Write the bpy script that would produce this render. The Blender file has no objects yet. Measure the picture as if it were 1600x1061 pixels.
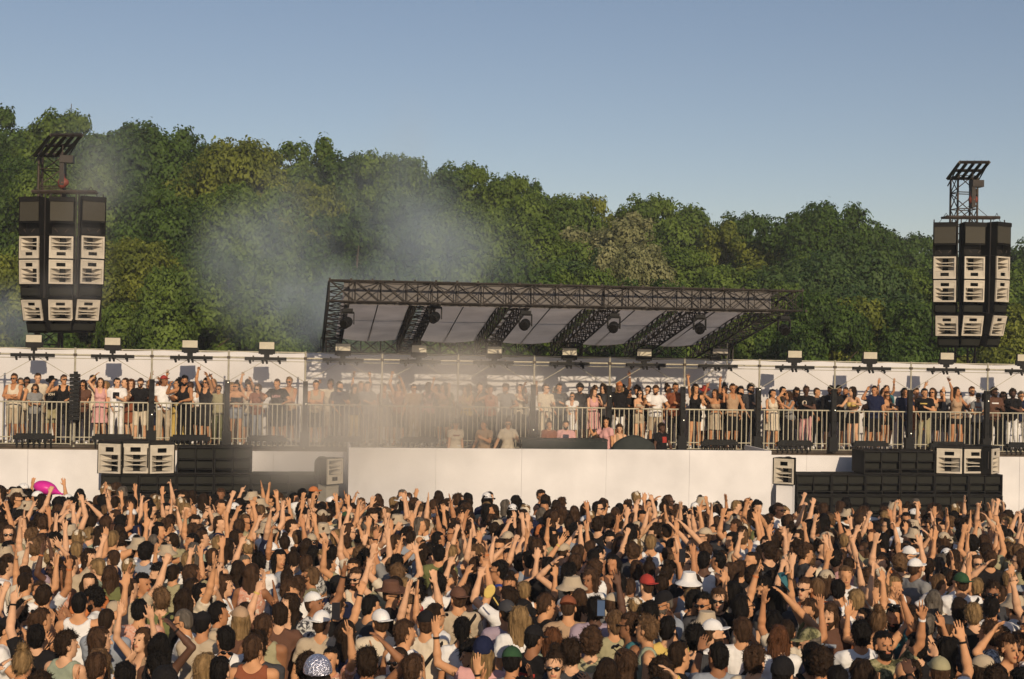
import bpy, math, random
import numpy as np
import openvdb as vdb
from mathutils import Matrix, Vector
R = math.radians
rnd = random.Random(7)
np.random.seed(11)
sc = bpy.context.scene
COL = sc.collection

# ------------------------------------------------------------------ camera
F = 2222.0                       # focal length in pixels of the 1600 px wide photograph (50 mm)
CAMH = 4.4
cam_d = bpy.data.cameras.new('camera'); cam = bpy.data.objects.new('camera', cam_d); COL.objects.link(cam)
cam_d.lens = 50; cam_d.sensor_width = 36; cam_d.clip_end = 3000; cam_d.clip_start = 0.3
PITCH = math.atan(13.5/F); ROLL = R(1.0)
fwd = Vector((0, math.cos(PITCH), math.sin(PITCH)))
r0 = Vector((1, 0, 0)); u0 = r0.cross(fwd)
rt = (r0*math.cos(ROLL)+u0*math.sin(ROLL)).normalized(); up = rt.cross(fwd)
cam.matrix_world = Matrix(((rt.x, up.x, -fwd.x, 0), (rt.y, up.y, -fwd.y, 0), (rt.z, up.z, -fwd.z, CAMH), (0, 0, 0, 1)))
sc.camera = cam
def at(px, py, d):
    return Vector((0, 0, CAMH)) + rt*((px-800)/F*d) + up*(-(py-530.5)/F*d) + fwd*d

# ------------------------------------------------------------------ light
SUN_EL, SUN_AZ = R(22), R(14.5)      # sun behind the camera, to its right
w = bpy.data.worlds.new('World'); sc.world = w; w.use_nodes = True
nt = w.node_tree; bg = nt.nodes['Background']
sky = nt.nodes.new('ShaderNodeTexSky'); sky.sky_type = 'NISHITA'; sky.sun_disc = False
sky.sun_elevation = SUN_EL; sky.sun_rotation = math.pi - SUN_AZ
sky.air_density = 1.0; sky.dust_density = 0.4; sky.ozone_density = 3.0
tint = nt.nodes.new('ShaderNodeVectorMath'); tint.operation = 'MULTIPLY'; tint.inputs[1].default_value = (1.29, 1.035, .93)
nt.links.new(sky.outputs[0], tint.inputs[0]); nt.links.new(tint.outputs[0], bg.inputs[0]); bg.inputs[1].default_value = 0.080
sl = bpy.data.lights.new('sun', 'SUN'); so = bpy.data.objects.new('sun', sl); COL.objects.link(so)
sl.energy = 3.8; sl.angle = R(0.5); sl.color = (1.0, 0.80, 0.56)
sdir = Vector((math.sin(SUN_AZ)*math.cos(SUN_EL), -math.cos(SUN_AZ)*math.cos(SUN_EL), math.sin(SUN_EL)))   # towards the sun
so.rotation_euler = sdir.to_track_quat('Z', 'Y').to_euler()
sc.view_settings.view_transform = 'Standard'; sc.view_settings.look = 'None'
sc.view_settings.exposure = 0.0; sc.view_settings.gamma = 1.0
sc.cycles.volume_step_rate = 1.0; sc.cycles.volume_max_steps = 160
sc.cycles.max_bounces = 6; sc.cycles.transparent_max_bounces = 12; sc.cycles.volume_bounces = 3
try: sc.cycles.sample_clamp_indirect = 5
except Exception: pass

# ------------------------------------------------------------------ materials
def mat(name, col, rough=0.8, metal=0.0, var=0.15, scale=6.0, bump=0.0, bscale=40.0, spec=0.3, emit=None, trans=0.0, coord='Object', stretch=False):
    m = bpy.data.materials.new(name); m.use_nodes = True
    n = m.node_tree.nodes; l = m.node_tree.links; b = n['Principled BSDF']
    b.inputs['Roughness'].default_value = rough; b.inputs['Metallic'].default_value = metal
    b.inputs['Specular IOR Level'].default_value = spec
    tc = n.new('ShaderNodeTexCoord')
    nz = n.new('ShaderNodeTexNoise'); nz.inputs['Scale'].default_value = scale; nz.inputs['Detail'].default_value = 5
    src_ = tc.outputs[coord]
    if stretch:
        mp = n.new('ShaderNodeMapping'); mp.inputs['Scale'].default_value = (1, 1, .16); l.new(src_, mp.inputs[0]); src_ = mp.outputs[0]
    l.new(src_, nz.inputs['Vector'])
    mr = n.new('ShaderNodeMapRange'); mr.inputs[1].default_value = 0.3; mr.inputs[2].default_value = 0.7
    mr.inputs[3].default_value = 1-var; mr.inputs[4].default_value = 1+var
    l.new(nz.outputs[0], mr.inputs[0])
    vm = n.new('ShaderNodeVectorMath'); vm.operation = 'SCALE'; vm.inputs[0].default_value = col[:3]
    l.new(mr.outputs[0], vm.inputs['Scale']); l.new(vm.outputs[0], b.inputs['Base Color'])
    m['out'] = 1
    if bump:
        n2 = n.new('ShaderNodeTexNoise'); n2.inputs['Scale'].default_value = bscale; n2.inputs['Detail'].default_value = 4
        l.new(src_, n2.inputs['Vector'])
        bp = n.new('ShaderNodeBump'); bp.inputs['Strength'].default_value = bump; bp.inputs['Distance'].default_value = 0.02
        l.new(n2.outputs[0], bp.inputs['Height']); l.new(bp.outputs[0], b.inputs['Normal'])
    if emit:
        b.inputs['Emission Color'].default_value = (*emit[0], 1); b.inputs['Emission Strength'].default_value = emit[1]
    if trans:
        tb = n.new('ShaderNodeBsdfTranslucent'); mx = n.new('ShaderNodeMixShader'); mx.inputs[0].default_value = trans
        l.new(vm.outputs[0], tb.inputs[0]); l.new(b.outputs[0], mx.inputs[1]); l.new(tb.outputs[0], mx.inputs[2])
        l.new(mx.outputs[0], n['Material Output'].inputs[0])
    return m
def pattern(name, kind, c1, c2, scale=20, c3=None):
    m = mat(name, c1, 0.85, var=0.08); n = m.node_tree.nodes; l = m.node_tree.links; b = n['Principled BSDF']
    tc = n.new('ShaderNodeTexCoord')
    if kind == 'stripe':
        t = n.new('ShaderNodeTexWave'); t.bands_direction = 'Z'; t.inputs['Scale'].default_value = scale
        t.inputs['Distortion'].default_value = 1.5
    elif kind == 'floral':
        t = n.new('ShaderNodeTexNoise'); t.inputs['Scale'].default_value = scale; t.inputs['Detail'].default_value = 3; t.inputs['Roughness'].default_value = 0.7
    l.new(tc.outputs['Object'], t.inputs['Vector'])
    cr = n.new('ShaderNodeValToRGB'); e = cr.color_ramp.elements
    e[0].position = 0.44; e[0].color = (*c1, 1); e[1].position = 0.52; e[1].color = (*c2, 1)
    if c3: x = e.new(0.62); x.color = (*c3, 1)
    l.new(t.outputs[1] if kind == 'stripe' else t.outputs[0], cr.inputs[0]); l.new(cr.outputs[0], b.inputs['Base Color'])
    return m
M = {}
for k, c in dict(pale=(.62, .36, .215), tan=(.55, .285, .145), olive=(.45, .215, .105), brown=(.28, .13, .065), dark=(.10, .05, .032)).items():
    M['skin_'+k] = mat('skin_'+k, c, 0.62, var=0.12, scale=9, spec=0.22)
    M['lip_'+k] = mat('lip_'+k, (c[0]*.75, c[1]*.5, c[2]*.5), 0.45)
for k, c in dict(black=(.009, .007, .006), darkbrown=(.028, .016, .009), brown=(.062, .033, .018), auburn=(.11, .045, .02), blonde=(.26, .165, .075), grey=(.13, .11, .09), lightbrown=(.14, .08, .04)).items():
    M['hair_'+k] = mat('hair_'+k, (c[0]*.8, c[1]*.8, c[2]*.8), 0.65, var=0.5, scale=26, bump=1.0, bscale=60, spec=0.12, stretch=True)
FAB = dict(black=(.012, .011, .012), white=(.74, .73, .72), cream=(.62, .54, .42), beige=(.44, .36, .26), grey=(.22, .22, .22), charcoal=(.05, .05, .055),
           navy=(.012, .016, .045), blue=(.03, .055, .24), lightblue=(.26, .29, .34), olive=(.14, .15, .06), sage=(.28, .32, .24), green=(.03, .075, .035),
           red=(.36, .045, .035), orange=(.50, .17, .06), pink=(.60, .33, .32), lilac=(.34, .27, .33), yellow=(.60, .44, .13), brown=(.12, .06, .04),
           rust=(.24, .08, .04), teal=(.04, .14, .17), khaki=(.33, .30, .18), tan=(.40, .27, .17))
for k, c in FAB.items():
    M['fab_'+k] = mat('fabric_'+k, c, 0.9, var=0.10, scale=5, bump=0.5, bscale=14, spec=0.15)
M['fab_floral'] = pattern('fabric_floral', 'floral', (.60, .36, .27), (.55, .20, .11), 14, (.66, .55, .45))
M['fab_camo'] = pattern('fabric_camo', 'floral', (.05, .05, .025), (.20, .19, .09), 10, (.36, .32, .18))
M['fab_patterned'] = pattern('fabric_patterned', 'floral', (.05, .05, .06), (.6, .6, .58), 18)
M['fab_striped'] = pattern('fabric_striped', 'stripe', (.05, .06, .09), (.6, .6, .6), 9)
M['glass_dark'] = mat('sunglass_plastic', (.008, .007, .007), 0.15, spec=0.6)
M['eye'] = mat('eye_dark', (.015, .010, .008), 0.2, spec=0.6)
M['balloon'] = mat('pink_latex', (.62, .03, .30), 0.35, var=.05)
M['white_fab'] = mat('white_tarpaulin', (.71, .70, .71), 0.75, var=0.05, scale=.8, bump=0.35, bscale=1.4, coord='Object', trans=0.12)
M['white_wall'] = mat('white_panel', (.71, .695, .70), 0.8, var=0.11, scale=.9, bump=0.4, bscale=2.2)
M['black_box'] = mat('black_painted_ply', (.012, .011, .010), 0.7, var=0.3, scale=3, bump=0.1, spec=.15)
M['grille'] = mat('dark_grille', (.050, .045, .032), 0.6, var=0.15, scale=60, bump=0.4, bscale=160)
M['grille_g'] = mat('green_grille', (.014, .014, .010), 0.8, var=0.2, scale=4)
M['cream_horn'] = mat('cream_fibreglass', (.52, .47, .39), 0.55, var=0.14, scale=5)
M['cream_shade'] = mat('grey_fibreglass', (.36, .33, .28), 0.5, var=0.1, scale=4)
M['hole'] = mat('black_foam', (.01, .009, .009), 0.9)
M['truss_r'] = mat('roof_truss_steel', (.035, .029, .025), 0.6, metal=0.2, var=0.4, scale=3)
M['truss'] = mat('dark_truss_steel', (.036, .031, .028), 0.55, metal=0.3, var=0.3, scale=3)
M['truss_w'] = mat('weathered_steel', (.060, .046, .036), 0.6, metal=0.3, var=0.35, scale=5)
M['galv'] = mat('galvanised_steel', (.42, .39, .30), 0.5, metal=0.3, var=0.15, scale=8)
M['fix'] = mat('fixture_black', (.010, .010, .010), 0.6, var=0.2, spec=.2)
M['flood'] = mat('flood_front', (.50, .46, .36), 0.5, var=0.1)
M['led'] = mat('led_lit', (.9, .8, .6), 0.4, emit=((1, .85, .6), 2.5))
M['canopy'] = mat('grey_canopy', (.86, .81, .76), 0.8, var=0.10, scale=1.2, bump=.4, bscale=1.5, trans=0.72)
M['added_shade_sheet'] = mat('grey_shade_sheet', (.15, .14, .135), 0.9, var=0.1, scale=1.5)  # for the sheet added under the roof edge to block sun
M['deck'] = mat('plywood_deck', (.10, .075, .055), 0.8, var=0.2)
M['chain'] = mat('rust_red_hoist', (.17, .045, .03), 0.5, var=0.3, scale=12)
M['ground'] = mat('trampled_grass', (.085, .075, .035), 0.95, var=0.5, scale=1.2, bump=0.5, bscale=6)
M['bark'] = mat('bark', (.10, .075, .05), 0.9, var=0.3, scale=4, bump=0.5, bscale=12)
M['phone'] = mat('phone_glass', (.02, .02, .025), 0.15, spec=0.6)
M['screen'] = mat('phone_screen', (.04, .06, .1), 0.2, emit=((.15, .22, .35), 0.25))
M['sequin'] = mat('silver_sequins', (.62, .63, .75), 0.22, metal=0.8, var=0.35, scale=60, bump=1.0, bscale=60)
M['table'] = mat('dark_cloth', (.03, .035, .033), 0.85)

# ------------------------------------------------------------------ object helpers
def link(name, me, m=None, parent=None):
    o = bpy.data.objects.new(name, me); COL.objects.link(o)
    if m is not None:
        me.materials.append(m) if not isinstance(m, (list, tuple)) else [me.materials.append(x) for x in m]
    if parent is not None: o.parent = parent
    return o
def thing(name, label, cat, loc=(0, 0, 0), rz=0.0, group=None):
    o = bpy.data.objects.new(name, None); COL.objects.link(o); o.empty_display_size = .2
    o.location = loc; o.rotation_euler = (0, 0, rz); tag(o, label, cat, group); return o
def tag(o, label, cat, group=None, kind=None):
    if label: o['label'] = label
    if cat: o['category'] = cat
    if group: o['group'] = group
    if kind: o['kind'] = kind
    return o
class MB:
    def __init__(s): s.v = []; s.f = []; s.mi = []; s.cur = 0
    def quad8(s, P):
        b = len(s.v); s.v += [tuple(p) for p in P]
        for q in ((0, 3, 2, 1), (4, 5, 6, 7), (0, 1, 5, 4), (1, 2, 6, 5), (2, 3, 7, 6), (3, 0, 4, 7)):
            s.f.append(tuple(b+i for i in q)); s.mi.append(s.cur)
    def box(s, c, d, m=None):
        x, y, z = d[0]/2, d[1]/2, d[2]/2
        P = [Vector(c)+(m @ Vector(p) if m else Vector(p)) for p in ((-x, -y, -z), (x, -y, -z), (x, y, -z), (-x, y, -z), (-x, -y, z), (x, -y, z), (x, y, z), (-x, y, z))]
        s.quad8(P); return s
    def tube(s, a, b, r0, r1=None, n=8, cap=True):
        a = Vector(a); b = Vector(b); r1 = r0 if r1 is None else r1
        d = (b-a).normalized(); q = d.to_track_quat('Z', 'Y'); x = q @ Vector((1, 0, 0)); y = q @ Vector((0, 1, 0))
        k = len(s.v)
        for c, r in ((a, r0), (b, r1)):
            for i in range(n):
                t = 2*math.pi*i/n; s.v.append(tuple(c+x*(r*math.cos(t))+y*(r*math.sin(t))))
        for i in range(n):
            j = (i+1) % n; s.f.append((k+i, k+j, k+n+j, k+n+i)); s.mi.append(s.cur)
        if cap:
            s.f.append(tuple(k+i for i in reversed(range(n)))); s.mi.append(s.cur)
            s.f.append(tuple(k+n+i for i in range(n))); s.mi.append(s.cur)
        return s
    def poly(s, pts):
        k = len(s.v); s.v += [tuple(p) for p in pts]; s.f.append(tuple(range(k, k+len(pts)))); s.mi.append(s.cur); return s
    def mesh(s, name):
        me = bpy.data.meshes.new(name); me.from_pydata(s.v, [], s.f)
        me.polygons.foreach_set('material_index', s.mi); me.update(); return me
    def build(s, name, m, parent=None, smooth=False):
        me = s.mesh(name)
        if smooth: me.polygons.foreach_set('use_smooth', [True]*len(me.polygons))
        return link(name, me, m, parent)
def copy_tree(o, parent=None):
    c = o.copy(); COL.objects.link(c); c.parent = parent
    for ch in o.children: copy_tree(ch, c)
    return c
def npmesh(name, V, Fq, mi=None, smooth=True):
    me = bpy.data.meshes.new(name); nv = len(V); nf = len(Fq)
    me.vertices.add(nv); me.vertices.foreach_set('co', np.ascontiguousarray(V, dtype=np.float32).ravel())
    me.loops.add(nf*4); me.loops.foreach_set('vertex_index', np.ascontiguousarray(Fq, dtype=np.int32).ravel())
    me.polygons.add(nf); me.polygons.foreach_set('loop_start', np.arange(0, nf*4, 4, dtype=np.int32))
    if mi is not None: me.polygons.foreach_set('material_index', np.ascontiguousarray(mi, dtype=np.int32))
    me.polygons.foreach_set('use_smooth', np.full(nf, smooth))
    me.update(calc_edges=True); me.validate(); return me

# ------------------------------------------------------------------ smooth solids (signed distance fields turned into one continuous surface)
def V3(*a): return np.array(a, dtype=np.float64)
def unit(v): return v/np.linalg.norm(v)
class SDF:
    def __init__(s, lo, hi, h):
        s.h = h; s.lo = np.floor(np.array(lo)/h)*h; n = np.ceil((np.array(hi)-s.lo)/h).astype(int)+1
        s.n = n; s.f = np.full(n, 1.0, np.float32)
        s.ax = [(s.lo[i]+np.arange(n[i])*h).astype(np.float32) for i in range(3)]
    def sub(s, lo, hi):
        sl = []
        for i in range(3):
            a = int(max(0, math.floor((lo[i]-s.lo[i])/s.h))); b = int(min(s.n[i], math.ceil((hi[i]-s.lo[i])/s.h)+1))
            if b <= a: return None
            sl.append(slice(a, b))
        X = s.ax[0][sl[0]][:, None, None]; Y = s.ax[1][sl[1]][None, :, None]; Z = s.ax[2][sl[2]][None, None, :]
        return tuple(sl), X, Y, Z
    def mix(s, sl, d, k, op='add'):
        a = s.f[sl]
        if op == 'cut': d = -d; a, b = -a, -d; r = s.smin(a, b, k); s.f[sl] = -r; return
        s.f[sl] = s.smin(a, d, k)
    @staticmethod
    def smin(a, b, k):
        if k <= 0: return np.minimum(a, b)
        t = np.clip(.5+.5*(b-a)/k, 0, 1); return b*(1-t)+a*t-k*t*(1-t)
    def cone(s, a, b, r1, r2=None, k=.02, sy=1.0, cut=None, op='add'):
        a = np.array(a, float); b = np.array(b, float); r2 = r1 if r2 is None else r2
        m = max(r1, r2)+k+2*s.h
        g = s.sub(np.minimum(a, b)-m, np.maximum(a, b)+m)
        if g is None: return
        sl, X, Y, Z = g
        px, py, pz = X-a[0], (Y-a[1])/sy, Z-a[2]; ba = b-a; by = ba[1]/sy
        L = ba[0]**2+by**2+ba[2]**2+1e-12
        t = np.clip((px*ba[0]+py*by+pz*ba[2])/L, 0, 1)
        d = np.sqrt((px-ba[0]*t)**2+(py-by*t)**2+(pz-ba[2]*t)**2)-(r1+(r2-r1)*t)
        if sy < 1: d = d*(.5+.5*sy)
        if cut is not None:
            c, nrm = cut; d = np.maximum(d, (X-c[0])*nrm[0]+(Y-c[1])*nrm[1]+(Z-c[2])*nrm[2])
        s.mix(sl, d, k, op)
    def ell(s, c, r, Rm=None, k=.02, op='add'):
        c = np.array(c, float); r = np.array(r, float); m = max(r)+k+2*s.h
        g = s.sub(c-m, c+m)
        if g is None: return
        sl, X, Y, Z = g; x, y, z = X-c[0], Y-c[1], Z-c[2]
        if Rm is not None:
            x, y, z = (x*Rm[0, i]+y*Rm[1, i]+z*Rm[2, i] for i in range(3))
        k0 = np.sqrt((x/r[0])**2+(y/r[1])**2+(z/r[2])**2)+1e-6
        k1 = np.sqrt((x/r[0]**2)**2+(y/r[1]**2)**2+(z/r[2]**2)**2)+1e-6
        s.mix(sl, k0*(k0-1)/k1, k, op)
    def halfspace(s, c, n):          # keep only the side against n
        X, Y, Z = s.ax[0][:, None, None], s.ax[1][None, :, None], s.ax[2][None, None, :]
        s.f = np.maximum(s.f, ((X-c[0])*n[0]+(Y-c[1])*n[1]+(Z-c[2])*n[2]).astype(np.float32))
    def boxcut(s, lo, hi):           # remove a box
        X, Y, Z = s.ax[0][:, None, None], s.ax[1][None, :, None], s.ax[2][None, None, :]
        d = np.maximum(np.maximum(np.maximum(lo[0]-X, X-hi[0]), np.maximum(lo[1]-Y, Y-hi[1])), np.maximum(lo[2]-Z, Z-hi[2]))
        s.f = np.maximum(s.f, -d.astype(np.float32))
    def noise(s, amp, freq, seed=0, n=7, zs=1.0):
        r = np.random.RandomState(seed); X, Y, Z = s.ax[0][:, None, None], s.ax[1][None, :, None], s.ax[2][None, None, :]
        t = 0
        for i in range(n):
            d = r.normal(size=3); d /= np.linalg.norm(d); fr = freq*(.6+1.2*r.rand())
            t = t+np.sin((X*d[0]+Y*d[1]+Z*(d[2]*zs))*fr+r.rand()*6.28)
        s.f = s.f+(amp*t/math.sqrt(n)).astype(np.float32)
    def quads(s):
        g = vdb.FloatGrid(1.0); g.copyFromArray(np.ascontiguousarray(np.clip(s.f, -1, 1)))
        pts, q = g.convertToQuads(isovalue=0.0)
        return pts*s.h+s.lo, q
    def mesh(s, name, mif=None):
        V, Fq = s.quads()
        if len(V) == 0: return bpy.data.meshes.new(name)
        mi = None
        if mif is not None: mi = mif(V[Fq].mean(1))
        return npmesh(name, V, Fq, mi)
# ------------------------------------------------------------------ people
def rotm(yaw=0, pitch=0, roll=0):        # head turn: yaw about z, pitch about x (positive looks up), roll about y
    cy, sy, cp, sp, cr, sr = math.cos(yaw), math.sin(yaw), math.cos(pitch), math.sin(pitch), math.cos(roll), math.sin(roll)
    Rz = np.array([[cy, -sy, 0], [sy, cy, 0], [0, 0, 1]]); Rx = np.array([[1, 0, 0], [0, cp, sp], [0, -sp, cp]])
    Ry = np.array([[cr, 0, sr], [0, 1, 0], [-sr, 0, cr]])
    return Rz @ Rx @ Ry
ARMS = {   # side-relative directions (x outwards, y negative = forwards): upper arm, forearm, palm normal, finger curls
    'down': ((.16, .04, -1), (.06, -.22, -1), (-1, .2, 0), (.5, .5, .55, .6)),
    'up': ((.38, -.45, .70), (-.10, -.12, 1), (0, -1, 0), (.08, .05, .08, .15)),
    'up_wide': ((.80, -.3, .45), (-.02, -.2, 1), (-.2, -1, 0), (.1, .05, .1, .2)),
    'up_fist': ((.50, -.55, .45), (-.1, -.15, 1), (-.3, -1, 0), (1.5, 1.5, 1.5, 1.5)),
    'up_point': ((.35, -.65, .50), (-.12, -.3, 1), (-.2, -1, 0), (.05, 1.5, 1.55, 1.6)),
    'up_peace': ((.60, -.4, .45), (-.25, -.15, 1), (0, -1, 0), (.03, .05, 1.5, 1.5)),
    'bent': ((.6, -.55, .25), (-.15, -.15, 1), (0, -1, 0), (.3, .2, .3, .4)),
    'over': ((.75, -.1, .75), (-.62, -.15, .6), (0, -.3, -1), (.4, .4, .4, .5)),
    'fwd': ((.15, -.85, .45), (-.05, -.6, .75), (0, -.3, -1), (.3, .3, .35, .4)),
    'head': ((.8, .0, .5), (-.85, .12, .38), (-1, .2, 0), (.5, .5, .5, .5)),
    'clap': ((.25, -.5, -.75), (-.42, -.65, .55), (-1, -.1, 0), (.1, .1, .12, .15)),
    'phone': ((.2, -.85, .05), (-.22, -.35, .9), (-.3, -1, 0), (.7, .8, .9, .9)),
    'face': ((.35, -.5, -.55), (-.3, -.35, .9), (-.5, .6, 0), (.6, .6, .7, .8)),
    'rail': ((.25, -.45, -.8), (-.25, -.95, .02), (0, 0, -1), (.5, .5, .5, .5)),
    'cross': ((.2, -.35, -.85), (-.95, -.45, .15), (0, 1, -.2), (.3, .3, .3, .3)),
}
def skeleton(v):
    f = v['sex'] == 'f'; lean = v.get('lean', 0)
    T = rotm(0, -lean); P0 = V3(0, 0, .95)
    tr = lambda p: T @ (np.array(p, float)-P0)+P0
    sk = dict(T=T, tr=tr, f=f)
    sk['neck'] = tr((0, .015, 1.455)); sk['hb'] = tr((0, 0, 1.545))
    hy, hp, hr = v['head']; sk['HR'] = rotm(hy, hp, hr)
    sk['Hc'] = sk['hb']+sk['HR'] @ V3(0, -.012, .078)
    arms = []
    for side, key in ((-1, v['arms'][0]), (1, v['arms'][1])):
        U, Fo, N, C = ARMS[key]; j = v.get('jit', 0)
        r = np.random.RandomState(int(v['seed']*7+side+9))
        fix = lambda d: V3(d[0]*side, d[1], d[2])+(r.normal(size=3)*.2*j if j else 0)
        u = unit(fix(U)); fo = unit(fix(Fo)); n = fix(N); n = unit(n-fo*np.dot(n, fo))
        raised = max(0, u[2])
        S = tr((side*((.165 if f else .188)-.02*raised), .01, 1.405+.045*raised))
        ul, fl = (.265, .235) if f else (.29, .255)
        E = S+u*ul; W = E+fo*fl
        arms.append(dict(S=S, E=E, W=W, u=u, fo=fo, n=n, C=C, side=side))
    sk['arms'] = arms
    st = v.get('step', 0.0)
    legs = []
    for side in (-1, 1):
        H = V3(side*.088, 0, .93); K = V3(side*(.10+.02*abs(st)), -.03-.05*max(0, st*side), .50); A = V3(side*(.11+.05*abs(st)), .03, .085)
        legs.append((H, K, A))
    sk['legs'] = legs
    return sk
def add_torso(s, sk, g=0.0, k=.035):
    T, tr, f = sk['T'], sk['tr'], sk['f']
    s.ell(tr((0, .01, .96)), ((.172 if f else .165)+g, .118+g, .135+g), T, k)
    s.cone(tr((0, 0, 1.0)), tr((0, 0, 1.18)), (.115 if f else .138)+g, (.12 if f else .145)+g, k, .78)
    s.ell(tr((0, .0, 1.29)), ((.145 if f else .178)+g, .112+g, .165+g), T, k)
    x = .125 if f else .15
    s.cone(tr((-x, .015, 1.405)), tr((x, .015, 1.405)), .056+g, .056+g, k)
    for q in (-1, 1):
        s.cone(tr((q*.10, .02, 1.425)), tr((q*.02, .02, 1.485)), .042+g*.6, .04+g*.3, k)
        if f: s.ell(tr((q*.065, -.085, 1.265)), (.056+g, .052+g, .056+g), T, .025)
def add_head(s, sk):
    Rm, c = sk['HR'], sk['Hc']; L = lambda *p: c+Rm @ V3(*p)
    s.ell(L(0, .014, .032), (.075, .094, .09), Rm, .0)
    s.ell(L(0, -.022, -.04), (.059, .068, .078), Rm, .03)
    s.ell(L(0, -.058, -.098), (.026, .024, .020), Rm, .025)
    for q in (-1, 1): s.ell(L(q*.031, -.099, .002), (.018, .014, .011), Rm, .012, 'cut')
    s.cone(L(-.038, -.083, .022), L(.038, -.083, .022), .010, .010, .012)
    s.cone(L(0, -.088, .006), L(0, -.110, -.032), .008, .0135, .010)
    for q in (-1, 1):
        s.ell(L(q*.079, .012, -.008), (.010, .020, .032), Rm, .006)
    s.cone(L(-.018, -.086, -.062), L(.018, -.086, -.062), .009, .009, .008)
def add_hand(s, a, scale=1.0, fr=.0092):
    W, u, n, side = a['W'], a['fo'], a['n'], a['side']
    v = unit(np.cross(u, n)); v = v*(1 if v[0]*side*1 > 0 else -1)        # v: towards the little finger or the thumb, by side
    thumb = -v if abs(v[0]) > .1 else v
    C = W+u*.048*scale
    Rm = np.stack([thumb, n, u], 1)
    s.ell(C, (.041, .0165, .055), Rm, .015)
    off = (.031, .0105, -.0105, -.030); Ln = (.072, .080, .075, .058)
    for i in range(4):
        b = W+u*(.088 if i < 3 else .080)+thumb*off[i]; c = a['C'][i]
        spread = thumb*(off[i]*5.0*(1-min(c, 1)))
        d1 = unit(u*math.cos(c*.55)+n*math.sin(c*.55)+spread); d2 = unit(u*math.cos(c*1.4)+n*math.sin(c*1.4)+spread)
        m = b+d1*Ln[i]*.5; s.cone(b-d1*.012, m, fr, fr*.93, .003); s.cone(m, m+d2*Ln[i]*.5, fr*.93, fr*.8, .003)
    b = W+u*.025+thumb*.03; cu = min(1.2, a['C'][1])
    d1 = unit(u*.65+thumb*.75+n*.25); d2 = unit(u*(1-.2*cu)+thumb*(.3-.5*cu)+n*(.2+.4*cu))
    m = b+d1*.038; s.cone(b, m, .0125, .0105, .008); s.cone(m, m+d2*.036, .0105, .008, .003)
def bounds(sk):
    P = [V3(-.3, -.26, -.01), V3(.3, .22, 1.0), sk['Hc']+.17, sk['Hc']-.17]
    for a in sk['arms']:
        for p in (a['S'], a['E'], a['W'], a['W']+a['fo']*.2): P += [p-.1, p+.1]
    P = np.array(P); return P.min(0), P.max(0)
UPK = ('up', 'up_wide', 'up_fist', 'up_point', 'up_peace', 'over', 'bent', 'head', 'phone', 'fwd')
PRINTS = {}
def print_mesh(vi, shape, back):
    key = (vi, shape, back)
    if key in PRINTS: return PRINTS[key]
    v = VAR[vi]; m = v['m']; t = SDF(m['lo'], m['hi'], .008); add_torso(t, m['sk'], m['g']+.012, .04)
    X, Y, Z = t.ax[0][:, None, None], t.ax[1][None, :, None], t.ax[2][None, None, :]; z = Z-1.29; sgn = 1 if back else -1
    if shape == 'disc': q = np.sqrt(X*X+z*z)-.07; q = np.maximum(q, .038-np.sqrt((X-.01)**2+(z-.01)**2))
    elif shape == 'bar': q = np.maximum(np.abs(X)-.10, np.abs(z-.04)-.018)
    elif shape == 'block': q = np.maximum(np.abs(X)-.085, np.abs(z)-.085)
    else:
        q = np.minimum.reduce([np.maximum(np.abs(np.abs(X+.075)-.028)-.009, np.abs(z)-.035)+0*z, np.maximum(np.abs(X+.075)-.03, np.abs(z+.03)-.009), np.abs(np.sqrt((X-.005)**2+z*z)-.028)-.008, np.maximum(np.abs(np.abs(X-.085)-.024)-.009, np.abs(z)-.035), np.maximum(np.abs(X-.085)-.03, np.abs(z)-.008)])
    t.f = np.maximum(np.maximum(t.f, (q+0*Y).astype(np.float32)), (-(Y*sgn)+.02+0*X+0*Z).astype(np.float32))
    V, Fq = t.quads(); me = npmesh('print', V, Fq) if len(V) else None; PRINTS[key] = me; return me
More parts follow.
